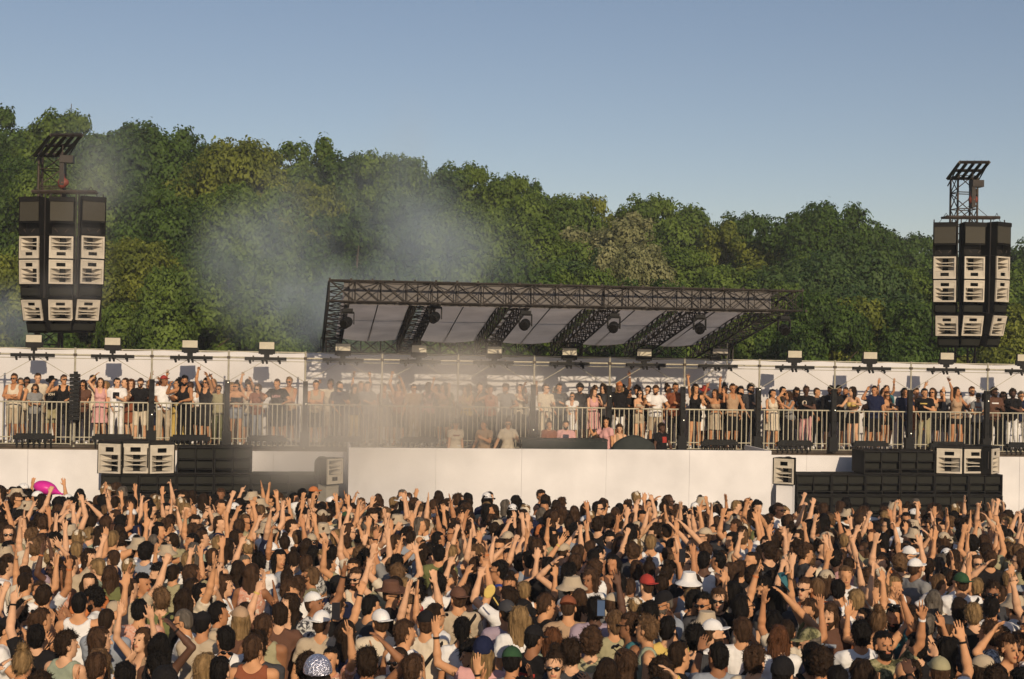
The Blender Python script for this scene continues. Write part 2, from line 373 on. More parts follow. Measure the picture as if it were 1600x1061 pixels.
def build_person_meshes(v, h, name='person'):
    sk = skeleton(v); lo, hi = bounds(sk); lo[2] = -.01; f = sk['f']; out = {'sk': sk}
    s = SDF(lo, hi, h)
    add_torso(s, sk); tr = sk['tr']
    s.cone(sk['neck'], sk['Hc']+sk['HR'] @ V3(0, .015, -.06), .056 if not f else .048, .05 if not f else .043, .03)
    for H, K, A in sk['legs']:
        s.cone(H, K, .088, .056, .04); s.cone(K, A, .056, .037, .02); s.cone((K+A)/2+V3(0, .02, .09), A+V3(0, .01, .1), .05, .035, .03)
        s.cone(A+V3(0, .01, -.035), A+V3(0, -.15, -.052), .038, .032, .02)
    for a in sk['arms']:
        g = 1.0 if not f else .84
        s.cone(a['S'], a['E'], .054*g, .042*g, .035); s.cone(a['E'], a['E']+a['fo']*.08, .041*g, .043*g, .015)
        s.cone(a['E']+a['fo']*.08, a['W'], .043*g, .0265*g, .015); add_hand(s, a, 1, max(.0092, h*.8))
    add_head(s, sk)
    Rm, Hc = sk['HR'], sk['Hc']
    def mif(C):
        q = (C-Hc) @ Rm
        lips = (np.abs(q[:, 0]) < .025) & (q[:, 1] < -.07) & (np.abs(q[:, 2]+.062) < .010)
        return lips.astype(np.int32)
    out['body'] = s.mesh(name, mif)
    # ---- top
    kind = v['top']; ss = {'tee': .55, 'long': 1.0, 'shirt': .62, 'tank': 0, 'bikini': 0, 'dress': 0, 'crop': .3}[kind]
    g = .017+h*.3
    t = SDF(lo, hi, h*1.15)
    add_torso(t, sk, g, .04)
    hem = {'tee': .87, 'long': .85, 'shirt': .84, 'tank': .88, 'bikini': 1.19, 'dress': .56, 'crop': 1.08}[kind]
    if kind == 'dress': t.cone(tr((0, 0, 1.08)), (0, 0, .5), .15, .25, .03, .8)
    if kind in ('tee', 'shirt', 'long'):
        t.cone(tr((0, .0, 1.1)), (0, 0, .86), .155, .17, .05, .82)
    for a in sk['arms']:
        if ss > 0:
            e = min(1, ss)
            if ss < 1:
                p = a['S']+(a['E']-a['S'])*ss; t.cone(a['S'], p+a['u']*.05, .064+g*.5, .060+g*.5, .04, cut=(p, a['u']))
            else:
                t.cone(a['S'], a['E'], .062+g*.4, .052+g*.3, .04); p = a['W']-a['fo']*.01
                t.cone(a['E'], p+a['fo']*.04, .052+g*.3, .036+g*.2, .02, cut=(p, a['fo']))
        else:
            q = a['side']; o = tr((q*.215, .0, 1.42)); t.ell(o, (.085, .2, .13), sk['T'], .02, 'cut')
    t.ell(tr((0, .01, .96)), ((.172 if f else .165)+g+.014, .118+g+.014, .135+g), sk['T'], .03)
    t.noise(.0055, 34, v['seed']); t.noise(.0022, 80, v['seed']+1, 5)
    nr = {'tee': .068, 'long': .066, 'shirt': .066, 'crop': .09, 'tank': .095, 'dress': .105, 'bikini': .2}[kind]
    t.cone(tr((0, .02, 1.50)), tr((0, -.06, 1.62)), nr, nr*1.3, .015, op='cut')
    if kind in ('tank', 'dress', 'bikini', 'crop'): t.ell(tr((0, -.13, 1.43)), (.075, .12, .10 if kind != 'bikini' else .1), None, .02, 'cut')
    t.halfspace((0, 0, hem), (0, 0, -1))
    if kind == 'bikini': t.halfspace((0, 0, 1.32), (0, 0, 1))
    out['top'] = t.mesh('shirt' if kind != 'dress' else 'dress')
    # ---- bottoms
    kind = v['bottom']; b = SDF((lo[0], lo[1], 0), (hi[0], hi[1], 1.12), h*1.3)
    if kind != 'none':
        gg = .014
        b.ell((0, .01, .96), ((.172 if f else .165)+gg, .118+gg, .13+gg), None, .03)
        if kind == 'skirt': b.cone((0, 0, 1.03), (0, 0, .55), .16, .22, .03, .85); b.halfspace((0, 0, .57), (0, 0, -1))
        elif kind == 'long_skirt': b.cone((0, 0, 1.03), (0, 0, .12), .16, .27, .03, .85); b.halfspace((0, 0, .14), (0, 0, -1))
        else:
            for H, K, A in sk['legs']:
                b.cone(H, K, .10, .075, .04)
                if kind == 'trousers': b.cone(K, A, .072, .062, .03)
            b.halfspace((0, 0, {'trousers': .10, 'shorts': .50, 'hot': .74}[kind]), (0, 0, -1))
        b.halfspace((0, 0, 1.07), (0, 0, 1)); b.noise(.005, 30, v['seed']+3)
        out['bottom'] = b.mesh({'trousers': 'trousers', 'shorts': 'shorts', 'hot': 'shorts', 'skirt': 'skirt', 'long_skirt': 'skirt'}[kind])
    Hm = Matrix([[*map(float, Rm[i]), float(Hc[i])] for i in range(3)]+[[0, 0, 0, 1]])
    out['H'] = Hm
    if v.get('strap'):
        t2 = SDF(lo, hi, h); add_torso(t2, sk, g+.024, .04)
        X, Y, Z = t2.ax[0][:, None, None], t2.ax[1][None, :, None], t2.ax[2][None, None, :]
        t2.f = np.maximum(t2.f, (np.abs((X*.8+(Z-1.2)*.6)+0*Y)-.018).astype(np.float32)); t2.halfspace((0, 0, .95), (0, 0, -1))
        out['strap'] = t2.mesh('strap')
    out['lo'], out['hi'], out['g'] = lo, hi, g
    for i, a in enumerate(sk['arms']):
        if v['arms'][i] in UPK:
            mb = MB(); w0 = a['W']-a['fo']*.022; mb.tube(Vector(w0-a['fo']*.009), Vector(w0+a['fo']*.009), .0325*(.86 if f else 1.0)+.002, n=12); me = mb.mesh('wristband'); out['band'] = me
    if h < .012 and v.get('shoes'):
        for i, (H, K, A) in enumerate(sk['legs']):
            q = SDF(A-.2, A+.12, .012); q.cone(A+V3(0, .02, -.035), A+V3(0, -.15, -.048), .05, .042, .02); q.cone(A+V3(0, .02, -.03), A+V3(0, .02, .02), .05, .048, .02)
            q.halfspace(A+V3(0, 0, .03), (0, 0, 1)); q.halfspace((0, 0, .0), (0, 0, -1)); out['shoe%d' % i] = q.mesh('shoe')
    return out
def strands(V, Fq, style, n, seed):
    r = np.random.RandomState(seed+40); C = V[Fq].mean(1); E1 = V[Fq[:, 2]]-V[Fq[:, 0]]; E2 = V[Fq[:, 3]]-V[Fq[:, 1]]; N = np.cross(E1, E2); N /= np.linalg.norm(N, axis=1)[:, None]+1e-9
    ok = C[:, 1] > -.09; idx = np.where(ok)[0]; idx = idx[r.randint(0, len(idx), n)]; c = C[idx]; nn = N[idx]
    g = np.array([0, .35, -1.0]) if style not in ('curly', 'afro', 'messy') else np.array([0, .1, -.15]); top = np.clip((c[:, 2]-.06)/.06, 0, 1)[:, None]
    d = g+r.normal(size=c.shape)*(.45 if style in ('long', 'wavy', 'ponytail', 'bob', 'bun') else .8)+np.array([0, .4, .6])*top*.6; d -= nn*(d*nn).sum(1)[:, None]; d /= np.linalg.norm(d, axis=1)[:, None]+1e-9
    L = {'buzz': .006, 'short': .02, 'crop': .024, 'messy': .035, 'curly': .028, 'afro': .026}.get(style, .045)*(.6+.8*r.rand(n))[:, None]; lift = (.16 if style in ('long', 'wavy', 'ponytail', 'bob', 'bun', 'buzz') else .42)*(.5+r.rand(n))[:, None]
    s_ = np.cross(d, nn)*.0028; a = c-nn*.003; m = a+d*L*.5+nn*L*lift*.45; e = a+d*L+nn*L*lift*.6
    W = np.stack([a-s_, a+s_, m+s_, m-s_, e+s_*.3, e-s_*.3], 1).reshape(-1, 3); k = np.arange(n)[:, None]*6+len(V)
    return np.concatenate([V, W]), np.concatenate([Fq, k+np.array([0, 1, 2, 3]), k+np.array([3, 2, 4, 5])])
def hair_mesh(style, h=.0085, seed=0, hat=False):
    s = SDF((-.2, -.2, -.5), (.2, .26, .27), h)
    th, amp, fr = {'short': (.009, .004, 100), 'buzz': (.004, .0015, 120), 'crop': (.012, .006, 90), 'messy': (.017, .009, 85), 'curly': (.028, .009, 110), 'long': (.011, .005, 80),
                   'wavy': (.015, .007, 75), 'bob': (.014, .005, 75), 'bun': (.008, .003, 80), 'ponytail': (.008, .003, 80), 'afro': (.050, .008, 110)}[style]
    s.ell((0, .022, .034), (.078+th, .094+th, .092+th), None, 0)
    if style in ('short', 'crop', 'messy', 'buzz', 'curly', 'afro', 'bun', 'ponytail'):
        s.ell((0, .05, -.03), (.062+th*.6, .055+th*.6, .06), None, .03)
    if style == 'bun': s.ell((0, .06, .145), (.045, .045, .042), None, .01)
    if style == 'ponytail':
        s.ell((0, .125, .05), (.035, .03, .04), None, .02); s.cone((0, .14, .03), (0, .15, -.22), .034, .018, .02)
    if style in ('long', 'wavy'):
        s.cone((0, .06, 0), (0, .085, -.22 if style == 'wavy' else -.28), .092, .075, .04, .55)
        for q in (-1, 1): s.cone((q*.072, .03, 0), (q*.088, .02, -.20), .036, .026, .03)
    if style == 'bob':
        s.ell((0, .045, -.05), (.105, .085, .09), None, .04)
    s.noise(amp, fr, seed, zs=1.0 if style in ('curly', 'afro') else .4)
    # keep the face free: remove a block in front
    X, Y, Z = s.ax[0][:, None, None], s.ax[1][None, :, None], s.ax[2][None, None, :]
    w_ = .066 if style in ('long', 'wavy', 'bob') else .2
    hl = .074 if style not in ('curly', 'afro', 'messy') else .068
    face = np.maximum(np.maximum(np.abs(X)-w_, Y-(-.022 if w_ < .1 else -.015)-(Z*.35)), Z-hl)
    s.f = np.maximum(s.f, -face.astype(np.float32))
    if style in ('short', 'buzz', 'crop', 'messy', 'curly', 'afro', 'bun', 'ponytail'):
        ear = np.maximum(np.maximum(-(np.abs(X)-.055), Y-.035), Z-.012); s.f = np.maximum(s.f, -np.broadcast_to(ear, s.f.shape).astype(np.float32))
        if style not in ('afro',): s.halfspace((0, .09, -.085), (0, .35, -1)) if style != 'ponytail' else None
    if style not in ('buzz',): s.noise(amp*.4, fr*2.2, seed+5, zs=.5)
    if hat: s.halfspace((0, 0, .062), (0, 0, 1)); V, Fq = s.quads(); return npmesh('hair', V, Fq)
    V, Fq = s.quads(); return npmesh('hair', *strands(V, Fq, style, 900 if h < .01 else 320, seed))
def hat_mesh(kind, h=.006):
    s = SDF((-.24, -.30, -.06), (.24, .26, .22), h)
    if kind in ('cap', 'cap_back'):
        s.ell((0, .016, .040), (.086, .104, .093), None, 0); s.halfspace((0, 0, .040), (0, 0, -1))
        y = -1 if kind == 'cap' else 1
        b = SDF((-.24, -.30, -.06), (.24, .26, .22), h); b.ell((0, .016+y*.105, .046-.004), (.078, .078, .0075), rotm(0, -.16*y), 0)
        b.f = np.maximum(b.f, ((b.ax[1][None, :, None]*(1 if y < 0 else -1))-(-.04 if y < 0 else -.06)).astype(np.float32)+0*b.f)
        s.f = SDF.smin(s.f, b.f, .006); s.ell((0, .016, .134), (.009, .009, .006), None, .004)
        if kind == 'cap_back': s.ell((0, -.10, .052), (.03, .03, .016), None, .003, 'cut')
    elif kind == 'bucket':
        s.cone((0, .018, .05), (0, .018, .115), .092, .074, 0, 1.22); s.halfspace((0, 0, .138), (0, 0, 1)); s.halfspace((0, 0, .03), (0, 0, -1))
        X, Y, Z = s.ax[0][:, None, None], s.ax[1][None, :, None], s.ax[2][None, None, :]
        r = np.sqrt(X**2+((Y-.018)/1.18)**2); d = np.maximum(np.abs(Z-(.045-(r-.09)*.75))-.006, np.maximum(r-.150, .08-r)); s.f = SDF.smin(s.f, d.astype(np.float32), .01)
    elif kind == 'brim':
        s.cone((0, .018, .05), (0, .018, .12), .090, .078, 0, 1.22); s.halfspace((0, 0, .16), (0, 0, 1)); s.ell((0, .014, .215), (.03, .09, .07), None, .02, 'cut'); s.halfspace((0, 0, .04), (0, 0, -1))
        X, Y, Z = s.ax[0][:, None, None], s.ax[1][None, :, None], s.ax[2][None, None, :]
        r = np.sqrt(X**2+((Y-.018)/1.15)**2); d = np.maximum(np.abs(Z-(.045+X*X*.9))-.006, r-.165); s.f = SDF.smin(s.f, d.astype(np.float32), .008)
    elif kind == 'beanie':
        s.ell((0, .02, .04), (.092, .110, .115), None, 0); s.halfspace((0, 0, .02), (0, 0, -1)); s.noise(.0015, 180, 3)
    elif kind == 'dome':
        s.ell((0, .014, .03), (.115, .135, .135), None, 0); s.halfspace((0, 0, .02), (0, 0, -1))
    return s.mesh('hat' if kind in ('bucket', 'brim', 'dome') else 'beanie' if kind == 'beanie' else 'cap')
def glasses_mesh():
    s = SDF((-.11, -.14, -.04), (.11, .06, .05), .0045)
    for q in (-1, 1):
        s.ell((q*.034, -.108, .002), (.028, .010, .019), None, .002); s.cone((q*.06, -.100, .006), (q*.084, .01, .008), .0042, .0042, .002)
    s.cone((-.02, -.112, .008), (.02, -.112, .008), .0042, .0042, .002)
    return s.mesh('sunglasses')
def beard_mesh():
    s = SDF((-.1, -.15, -.17), (.1, .06, 0), .006)
    s.ell((0, -.024, -.05), (.066, .074, .082), None, 0); s.ell((0, -.055, -.10), (.034, .034, .03), None, .02)
    X, Y, Z = s.ax[0][:, None, None], s.ax[1][None, :, None], s.ax[2][None, None, :]
    s.f = np.maximum(s.f, (Z+.040+0*X+0*Y).astype(np.float32)); s.f = np.maximum(s.f, (Y-.01+0*X+0*Z).astype(np.float32))
    s.ell((0, -.10, -.062), (.024, .03, .010), None, .003, 'cut'); s.noise(.003, 120, 2)
    return s.mesh('beard')
def eye_mesh():
    s = SDF((-.02, -.015, -.015), (.02, .015, .015), .003); s.ell((0, 0, 0), (.0145, .008, .0068)); return s.mesh('eye')
HAIR = {k: hair_mesh(k, seed=i) for i, k in enumerate(('short', 'buzz', 'crop', 'messy', 'curly', 'long', 'wavy', 'bob', 'bun', 'ponytail', 'afro'))}
HAIRH = {k: hair_mesh(k, seed=i, hat=True) for i, k in enumerate(('short', 'buzz', 'crop', 'long', 'wavy', 'bob', 'ponytail'))}
HATS = {k: hat_mesh(k) for k in ('cap', 'cap_back', 'bucket', 'brim', 'beanie', 'dome')}
GLASS, BEARD, EYE = glasses_mesh(), beard_mesh(), eye_mesh()
HAIR_NAME = dict(short='short', buzz='shaved', crop='cropped', messy='tousled', curly='curly', long='long straight', wavy='long wavy', bob='chin-length', bun='top-knot', ponytail='ponytailed', afro='rounded afro')
HAIRCOL = dict(black='black', darkbrown='dark brown', brown='brown', auburn='auburn', blonde='blonde', grey='grey', lightbrown='light brown')

# pose variants ------------------------------------------------------------
VAR = []
def variant(sex, arms, head=(0, 0, 0), top='tee', bottom='shorts', lean=0.0, strap=False, step=0, shoes=False, place='crowd'):
    VAR.append(dict(sex=sex, arms=arms, head=head, top=top, bottom=bottom, lean=lean, strap=strap, step=step, shoes=shoes, seed=len(VAR)+1, jit=1, place=place))
H0, HL, HR_, HU, HD = (0, 0, 0), (.55, .03, .05), (-.55, .0, -.05), (.1, .22, 0), (-.15, -.25, .05)
CROWD_SPEC = [
 ('m', ('down', 'down'), H0, 'tee'), ('m', ('down', 'down'), HL, 'tee', 1), ('m', ('down', 'clap'), HR_, 'shirt'), ('f', ('down', 'down'), HL, 'tank'),
 ('f', ('down', 'down'), H0, 'tee'), ('f', ('clap', 'down'), HR_, 'dress'), ('m', ('down', 'down'), HD, 'long'), ('m', ('down', 'down'), HR_, 'tank'),
 ('m', ('up', 'down'), H0, 'tee'), ('m', ('down', 'up_point'), HL, 'tee'), ('m', ('up_fist', 'down'), HR_, 'tee', 1), ('f', ('up', 'down'), HL, 'tank'),
 ('f', ('down', 'up_wide'), H0, 'crop'), ('m', ('down', 'up_peace'), HU, 'shirt'), ('m', ('bent', 'down'), H0, 'tank'), ('f', ('down', 'bent'), HR_, 'tee'),
 ('m', ('phone', 'down'), HU, 'tee'), ('f', ('over', 'down'), H0, 'dress'), ('m', ('down', 'fwd'), HL, 'tee'), ('f', ('down', 'head'), HR_, 'tank'),
 ('m', ('up', 'up'), HU, 'tee'), ('m', ('up_wide', 'up_wide'), H0, 'tee', 1), ('f', ('up', 'up'), HU, 'tank'), ('f', ('up_wide', 'up'), HL, 'crop'),
 ('m', ('bent', 'up_fist'), HR_, 'shirt'), ('m', ('up_point', 'fwd'), H0, 'tank'), ('f', ('over', 'over'), H0, 'tank'), ('m', ('fwd', 'up_wide'), HL, 'tee'),
 ('m', ('phone', 'phone'), H0, 'tee'), ('f', ('up_peace', 'bent'), HR_, 'bikini'), ('m', ('clap', 'clap'), HD, 'tee'), ('f', ('face', 'down'), HL, 'tee'),
]
for c in CROWD_SPEC: variant(c[0], c[1], c[2], c[3], 'none' if c[3] == 'dress' else 'shorts' if c[0] == 'm' else 'skirt', strap=len(c) > 4, step=.3)
GAL_SPEC = [
 ('m', ('rail', 'rail'), HD, 'tee', 'shorts', .12), ('m', ('down', 'clap'), HL, 'tee', 'trousers', 0), ('m', ('cross', 'cross'), H0, 'tank', 'shorts', 0), ('f', ('rail', 'rail'), HR_, 'bikini', 'hot', .1),
 ('f', ('clap', 'clap'), HR_, 'tank', 'long_skirt', .04), ('f', ('down', 'face'), HL, 'dress', 'none', 0), ('m', ('down', 'down'), H0, 'shirt', 'trousers', 0), ('f', ('rail', 'down'), H0, 'crop', 'skirt', .08),
 ('m', ('phone', 'down'), HR_, 'tee', 'shorts', 0), ('f', ('up', 'clap'), HL, 'tank', 'hot', 0), ('m', ('up_wide', 'rail'), H0, 'long', 'trousers', 0), ('f', ('cross', 'cross'), HD, 'tee', 'trousers', 0),
 ('f', ('up', 'up_wide'), HU, 'crop', 'long_skirt', 0), ('m', ('face', 'rail'), HL, 'tank', 'trousers', .05),
]
for c in GAL_SPEC: variant(c[0], c[1], c[2], c[3], c[4], c[5], place='gallery', shoes=True, step=.4)
import time as _t; _t0 = _t.time()
for v in VAR:
    v['m'] = build_person_meshes(v, .0095 if v['place'] == 'crowd' else .0115)
print('variants', len(VAR), round(_t.time()-_t0, 1), sum(len(v['m']['body'].polygons) for v in VAR))
def slotmat(o, *ms):      # one material per object, the mesh itself shared
    me = o.data
    while len(me.materials) < len(ms): me.materials.append(None)
    for i, m in enumerate(ms): o.material_slots[i].link = 'OBJECT'; o.material_slots[i].material = m
ARMTXT = {('n', 'n'): 'arms down'}
def nup(v): return sum(a in UPK for a in v['arms'])
def put_person(vi, loc, rz, sc_, skin, hair, haircol, topcol, botcol, hat=None, hatcol=None, glasses=False, beard=False, eyes=False, strap=False, label=None, group=None, print_=None):
    v = VAR[vi]; m = v['m']
    p = bpy.data.objects.new('person', m['body']); COL.objects.link(p); slotmat(p, M['skin_'+skin], M['lip_'+skin])
    p.location = loc; p.rotation_euler = (0, 0, rz); p.scale = (sc_[0], sc_[0], sc_[1])
    tag(p, label, 'person', group)
    def ch(me, mt, mtx=None, s=None):
        o = bpy.data.objects.new(me.name.split('.')[0], me); COL.objects.link(o); o.parent = p; slotmat(o, mt)
        if mtx is not None: o.matrix_local = mtx if s is None else mtx @ Matrix.Diagonal((*s, 1))
        return o
    ch(m['top'], M['fab_'+topcol])
    if 'bottom' in m: ch(m['bottom'], M['fab_'+botcol])
    if strap and 'strap' in m: ch(m['strap'], M['fab_black'])
    if print_ and v['top'] in ('tee', 'long'):
        pm_ = print_mesh(vi, print_[0], print_[2])
        if pm_: ch(pm_, M['fab_'+print_[1]])
    if 'band' in m and (int(abs(loc[0])*97) % 3) < 2: ch(m['band'], M['fab_'+('black', 'yellow', 'black', 'white', 'orange')[int(abs(loc[1])*89) % 5]])
    for k in ('shoe0', 'shoe1'):
        if k in m: ch(m[k], M['fab_'+('white' if sum(map(ord, str(loc))) % 2 else 'black')])
    H = m['H']
    if hair != 'bald':
        hs = None
        if hat: hair2 = {'messy': 'short', 'curly': 'crop', 'afro': 'crop', 'bun': 'ponytail'}.get(hair, hair); hs = (.95, .96, .90)
        else: hair2 = hair
        ch(HAIRH[hair2] if hat else HAIR[hair2], M['hair_'+haircol], H, hs)
    if hat: ch(HATS[hat], M[hatcol] if hatcol in M else M['fab_'+hatcol], H, (1.03, 1.03, 1.03))
    if glasses == 'top': ch(GLASS, M['glass_dark'], H @ Matrix.Translation((0, .015, .085)) @ Matrix.Rotation(-.5, 4, 'X'), (1.12, 1.0, 1.1))
    elif glasses: ch(GLASS, M['glass_dark'], H)
    if beard: ch(BEARD, M['hair_'+haircol], H)
    if eyes and not glasses:
        for q in (-1, 1): ch(EYE, M['eye'], H @ Matrix.Translation((q*.031, -.089, .002)))
    return p
# ------------------------------------------------------------------ the gallery's own frame
def dg(px): return 38.3/(1-6e-5*(px-800))
A0 = at(0, 650, dg(0)); B0 = at(1600, 650, dg(1600)); A0.z = 0; B0.z = 0
GT = (B0-A0).normalized(); GN_ = Vector((-GT.y, GT.x, 0)); GYAW = math.atan2(GT.y, GT.x)
CAMP = Vector((0, 0, CAMH))
def GP(px, py, off=0.0):                 # the point seen at (px, py) on the upright plane OFF metres behind the gallery's front
    d = at(px, py, 1.0)-CAMP; lam = ((A0+GN_*off-Vector((0, 0, 0))).dot(GN_)-CAMP.dot(GN_))/d.dot(GN_)
    return CAMP+d*lam
def GZ(px, z, off=0.0):
    p = GP(px, 544+(4.4-z)*58, off); p.z = z; return p
ORD = ['first', 'second', 'third', 'fourth', 'fifth', 'sixth', 'seventh', 'eighth', 'ninth', 'tenth', 'eleventh', 'twelfth', 'thirteenth', 'fourteenth', 'fifteenth', 'sixteenth', 'seventeenth', 'eighteenth', 'nineteenth', 'twentieth', 'twenty-first', 'twenty-second', 'twenty-third', 'twenty-fourth', 'twenty-fifth', 'twenty-sixth', 'twenty-seventh', 'twenty-eighth', 'twenty-ninth', 'thirtieth']
FROM = 'counting from the balloon'
GM = Matrix.Rotation(GYAW, 3, 'Z')
def gthing(name, label, cat, p, rz=0, group=None): return thing(name, label, cat, p, GYAW+rz, group)

# ------------------------------------------------------------------ ground
n = 90; xs = np.linspace(-1, 1, n); X, Y = np.meshgrid(np.sign(xs)*np.abs(xs)**2.2*900, np.sign(xs)*np.abs(xs)**2.2*900+20, indexing='ij')
def ground_z(x, y):
    d = np.clip(y, 4, 27.7); return 4.4-(2.29+.0158*d)-1.74
Zg = ground_z(X, Y)+.04*np.sin(X*.7)*np.sin(Y*.5)*(np.abs(X) > 30)
idx = np.arange(n*n).reshape(n, n); Q = np.stack([idx[:-1, :-1], idx[1:, :-1], idx[1:, 1:], idx[:-1, 1:]], -1).reshape(-1, 4)
# finer strip of the slope under the crowd is linear, so the coarse sheet is cut at the slope's foot
ys = np.concatenate([np.linspace(-900, 3, 12), np.linspace(4, 27.7, 24), np.linspace(30, 60, 12), np.linspace(70, 1500, 30)])
xs = np.concatenate([np.linspace(-1200, -50, 14), np.linspace(-45, 45, 60), np.linspace(50, 1200, 14)])
X, Y = np.meshgrid(xs, ys, indexing='ij'); idx = np.arange(X.size).reshape(X.shape)
Q = np.stack([idx[:-1, :-1], idx[1:, :-1], idx[1:, 1:], idx[:-1, 1:]], -1).reshape(-1, 4)
g = link('ground', npmesh('ground', np.stack([X, Y, ground_z(X, Y)], -1).reshape(-1, 3), Q), M['ground']); g['kind'] = 'structure'
GZ0 = float(ground_z(0, 40))

# ------------------------------------------------------------------ viewing gallery: deck, white front, backdrop
FL = 1.70
POSTS = [-7, 113, 233, 353, 473, 593, 712, 831, 949, 1066, 1183, 1301, 1420, 1540, 1662]
MIDS = [53, 176, 297, 417, 536, 655, 773, 890, 1007, 1124, 1242, 1360, 1480, 1600]
L = (GZ(1700, 0)-GZ(-90, 0)).length; mid = (GZ(1700, 0)+GZ(-90, 0))/2
gal = gthing('viewing_gallery', 'long raised viewing gallery with white front panels and plywood deck', 'viewing gallery', Vector((mid.x, mid.y, GZ0)))
MB().box((0, 1.35, FL-GZ0-.06), (L, 2.7, .12)).build('deck', M['deck'], gal)
MB().box((0, -.02, FL-GZ0-.03), (L, .05, .06)).build('deck_edge', M['truss_w'], gal)
npan = 15; pw = L/npan
for i in range(npan):
    mb = MB(); mb.box((-L/2+(i+.5)*pw, .02+.003*(i % 2), (FL-.07-GZ0)/2), (pw-.006, .03, FL-.07-GZ0)); mb.build('front_panel', M['white_wall'], gal)
mb = MB()
for i in range(npan+1):
    for y in (.3, 1.4, 2.55): mb.tube((-L/2+i*pw, y, 0), (-L/2+i*pw, y, FL-GZ0-.12), .024, n=6)
mb.build('substructure', M['galv'], gal)
# backdrop cloth
bd = gthing('backdrop', 'long white fabric backdrop stretched behind the people on the gallery', 'backdrop', Vector((mid.x, mid.y, FL)))
nx, nz = 420, 20; BH = 2.47
V = np.zeros((2, nx, nz, 3)); u = np.linspace(-L/2, L/2, nx)[:, None]+np.zeros((1, nz)); wv = np.linspace(0, BH, nz)[None, :]+np.zeros((nx, 1))
off = 1.75+.018*np.sin(u*2.9+.6*np.sin(u*.7))*(.4+.6*wv/BH)+.012*np.sin(u*7.1+wv*1.2)+.02*np.sin(wv*2.4)
sag = -.03*np.abs(np.sin(u*math.pi/2.07))*(wv/BH)**4
for k, dy in enumerate((0, .012)): V[k, ..., 0] = u; V[k, ..., 1] = off+dy; V[k, ..., 2] = wv+sag
idx = np.arange(2*nx*nz).reshape(2, nx, nz); q = lambda a, fl: np.stack([a[:-1, :-1], a[1:, :-1], a[1:, 1:], a[:-1, 1:]][::fl], -1).reshape(-1, 4)
e = np.stack([idx[0, :-1, -1], idx[0, 1:, -1], idx[1, 1:, -1], idx[1, :-1, -1]], -1)
link('cloth', npmesh('cloth', V.reshape(-1, 3), np.concatenate([q(idx[0], 1), q(idx[1], -1), e])), M['white_fab'], bd)
mb = MB(); mb.tube((-L/2, 1.80, BH+.0), (L/2, 1.80, BH+.0), .022); 
for i in range(0, npan+1): mb.tube((-L/2+i*pw, 1.80, 0), (-L/2+i*pw, 1.80, BH+.02), .022, n=6)
mb.build('frame', M['galv'], bd)
# top beam
zb = 4.03
bm = gthing('top_beam', 'thin steel scaffold tube running along the top of the gallery front', 'scaffold tube', Vector((mid.x, mid.y, zb)))
mb = MB()
for z in (0.0, ): mb.tube((-L/2, -.02, z), (L/2, -.02, z), .024)
mb.tube((-L/2, .0, -.09), (L/2, .0, -.09), .010, n=6); mb.build('tube', M['galv'], bm)
# posts, barriers
for i, px in enumerate(POSTS):
    p = GZ(px, 0, -.06); p.z = FL-.05
    t = gthing('scaffold_post', ORD[i]+' steel scaffold post along the gallery rail, '+FROM, 'scaffold post', p, group='posts along the gallery')
    MB().tube((0, 0, 0), (0, 0, 4.22-FL+.05), .026).build('pole', M['galv'], t)
    ZB = FL-.05
    for z in (4.03, 2.8, 1.75): MB().box((0, 0, z-ZB), (.08, .07, .07)).build('clamp', M['truss_w'], t)
    for q_ in (-1, 1):
        if 0 <= i+q_ < len(POSTS): MB().tube((q_*.03, 0, 3.42-ZB), (q_*1.0, .02, 4.0-ZB), .008, n=5).build('brace', M['galv'], t)
rr = random.Random(3)
for i in range(len(POSTS)-1):
    a = GZ(POSTS[i], FL, -.02); b = GZ(POSTS[i+1], FL, -.02); W = (b-a).length-.10
    t = gthing('crowd_barrier', ORD[i]+' galvanised barred barrier on the gallery edge, '+FROM, 'barrier', (a+b)/2, group='barriers along the gallery edge')
    mb = MB(); H = 1.11+rr.uniform(-.01, .01)
    mb.tube((-W/2, 0, H), (W/2, 0, H), .021); mb.tube((-W/2, 0, .20), (W/2, 0, .20), .016); mb.tube((-W/2, 0, 0), (-W/2, 0, H), .021); mb.tube((W/2, 0, 0), (W/2, 0, H), .021)
    mb.tube((-W/2, 0, .03), (W/2, 0, .03), .014)
    mb.build('frame', M['galv'], t)
    mb = MB(); nb_ = 15
    for k in range(1, nb_): x = -W/2+W*k/nb_; mb.tube((x, 0, .03), (x, 0, H), .0155, n=6)
    mb.build('infill', M['galv'], t)
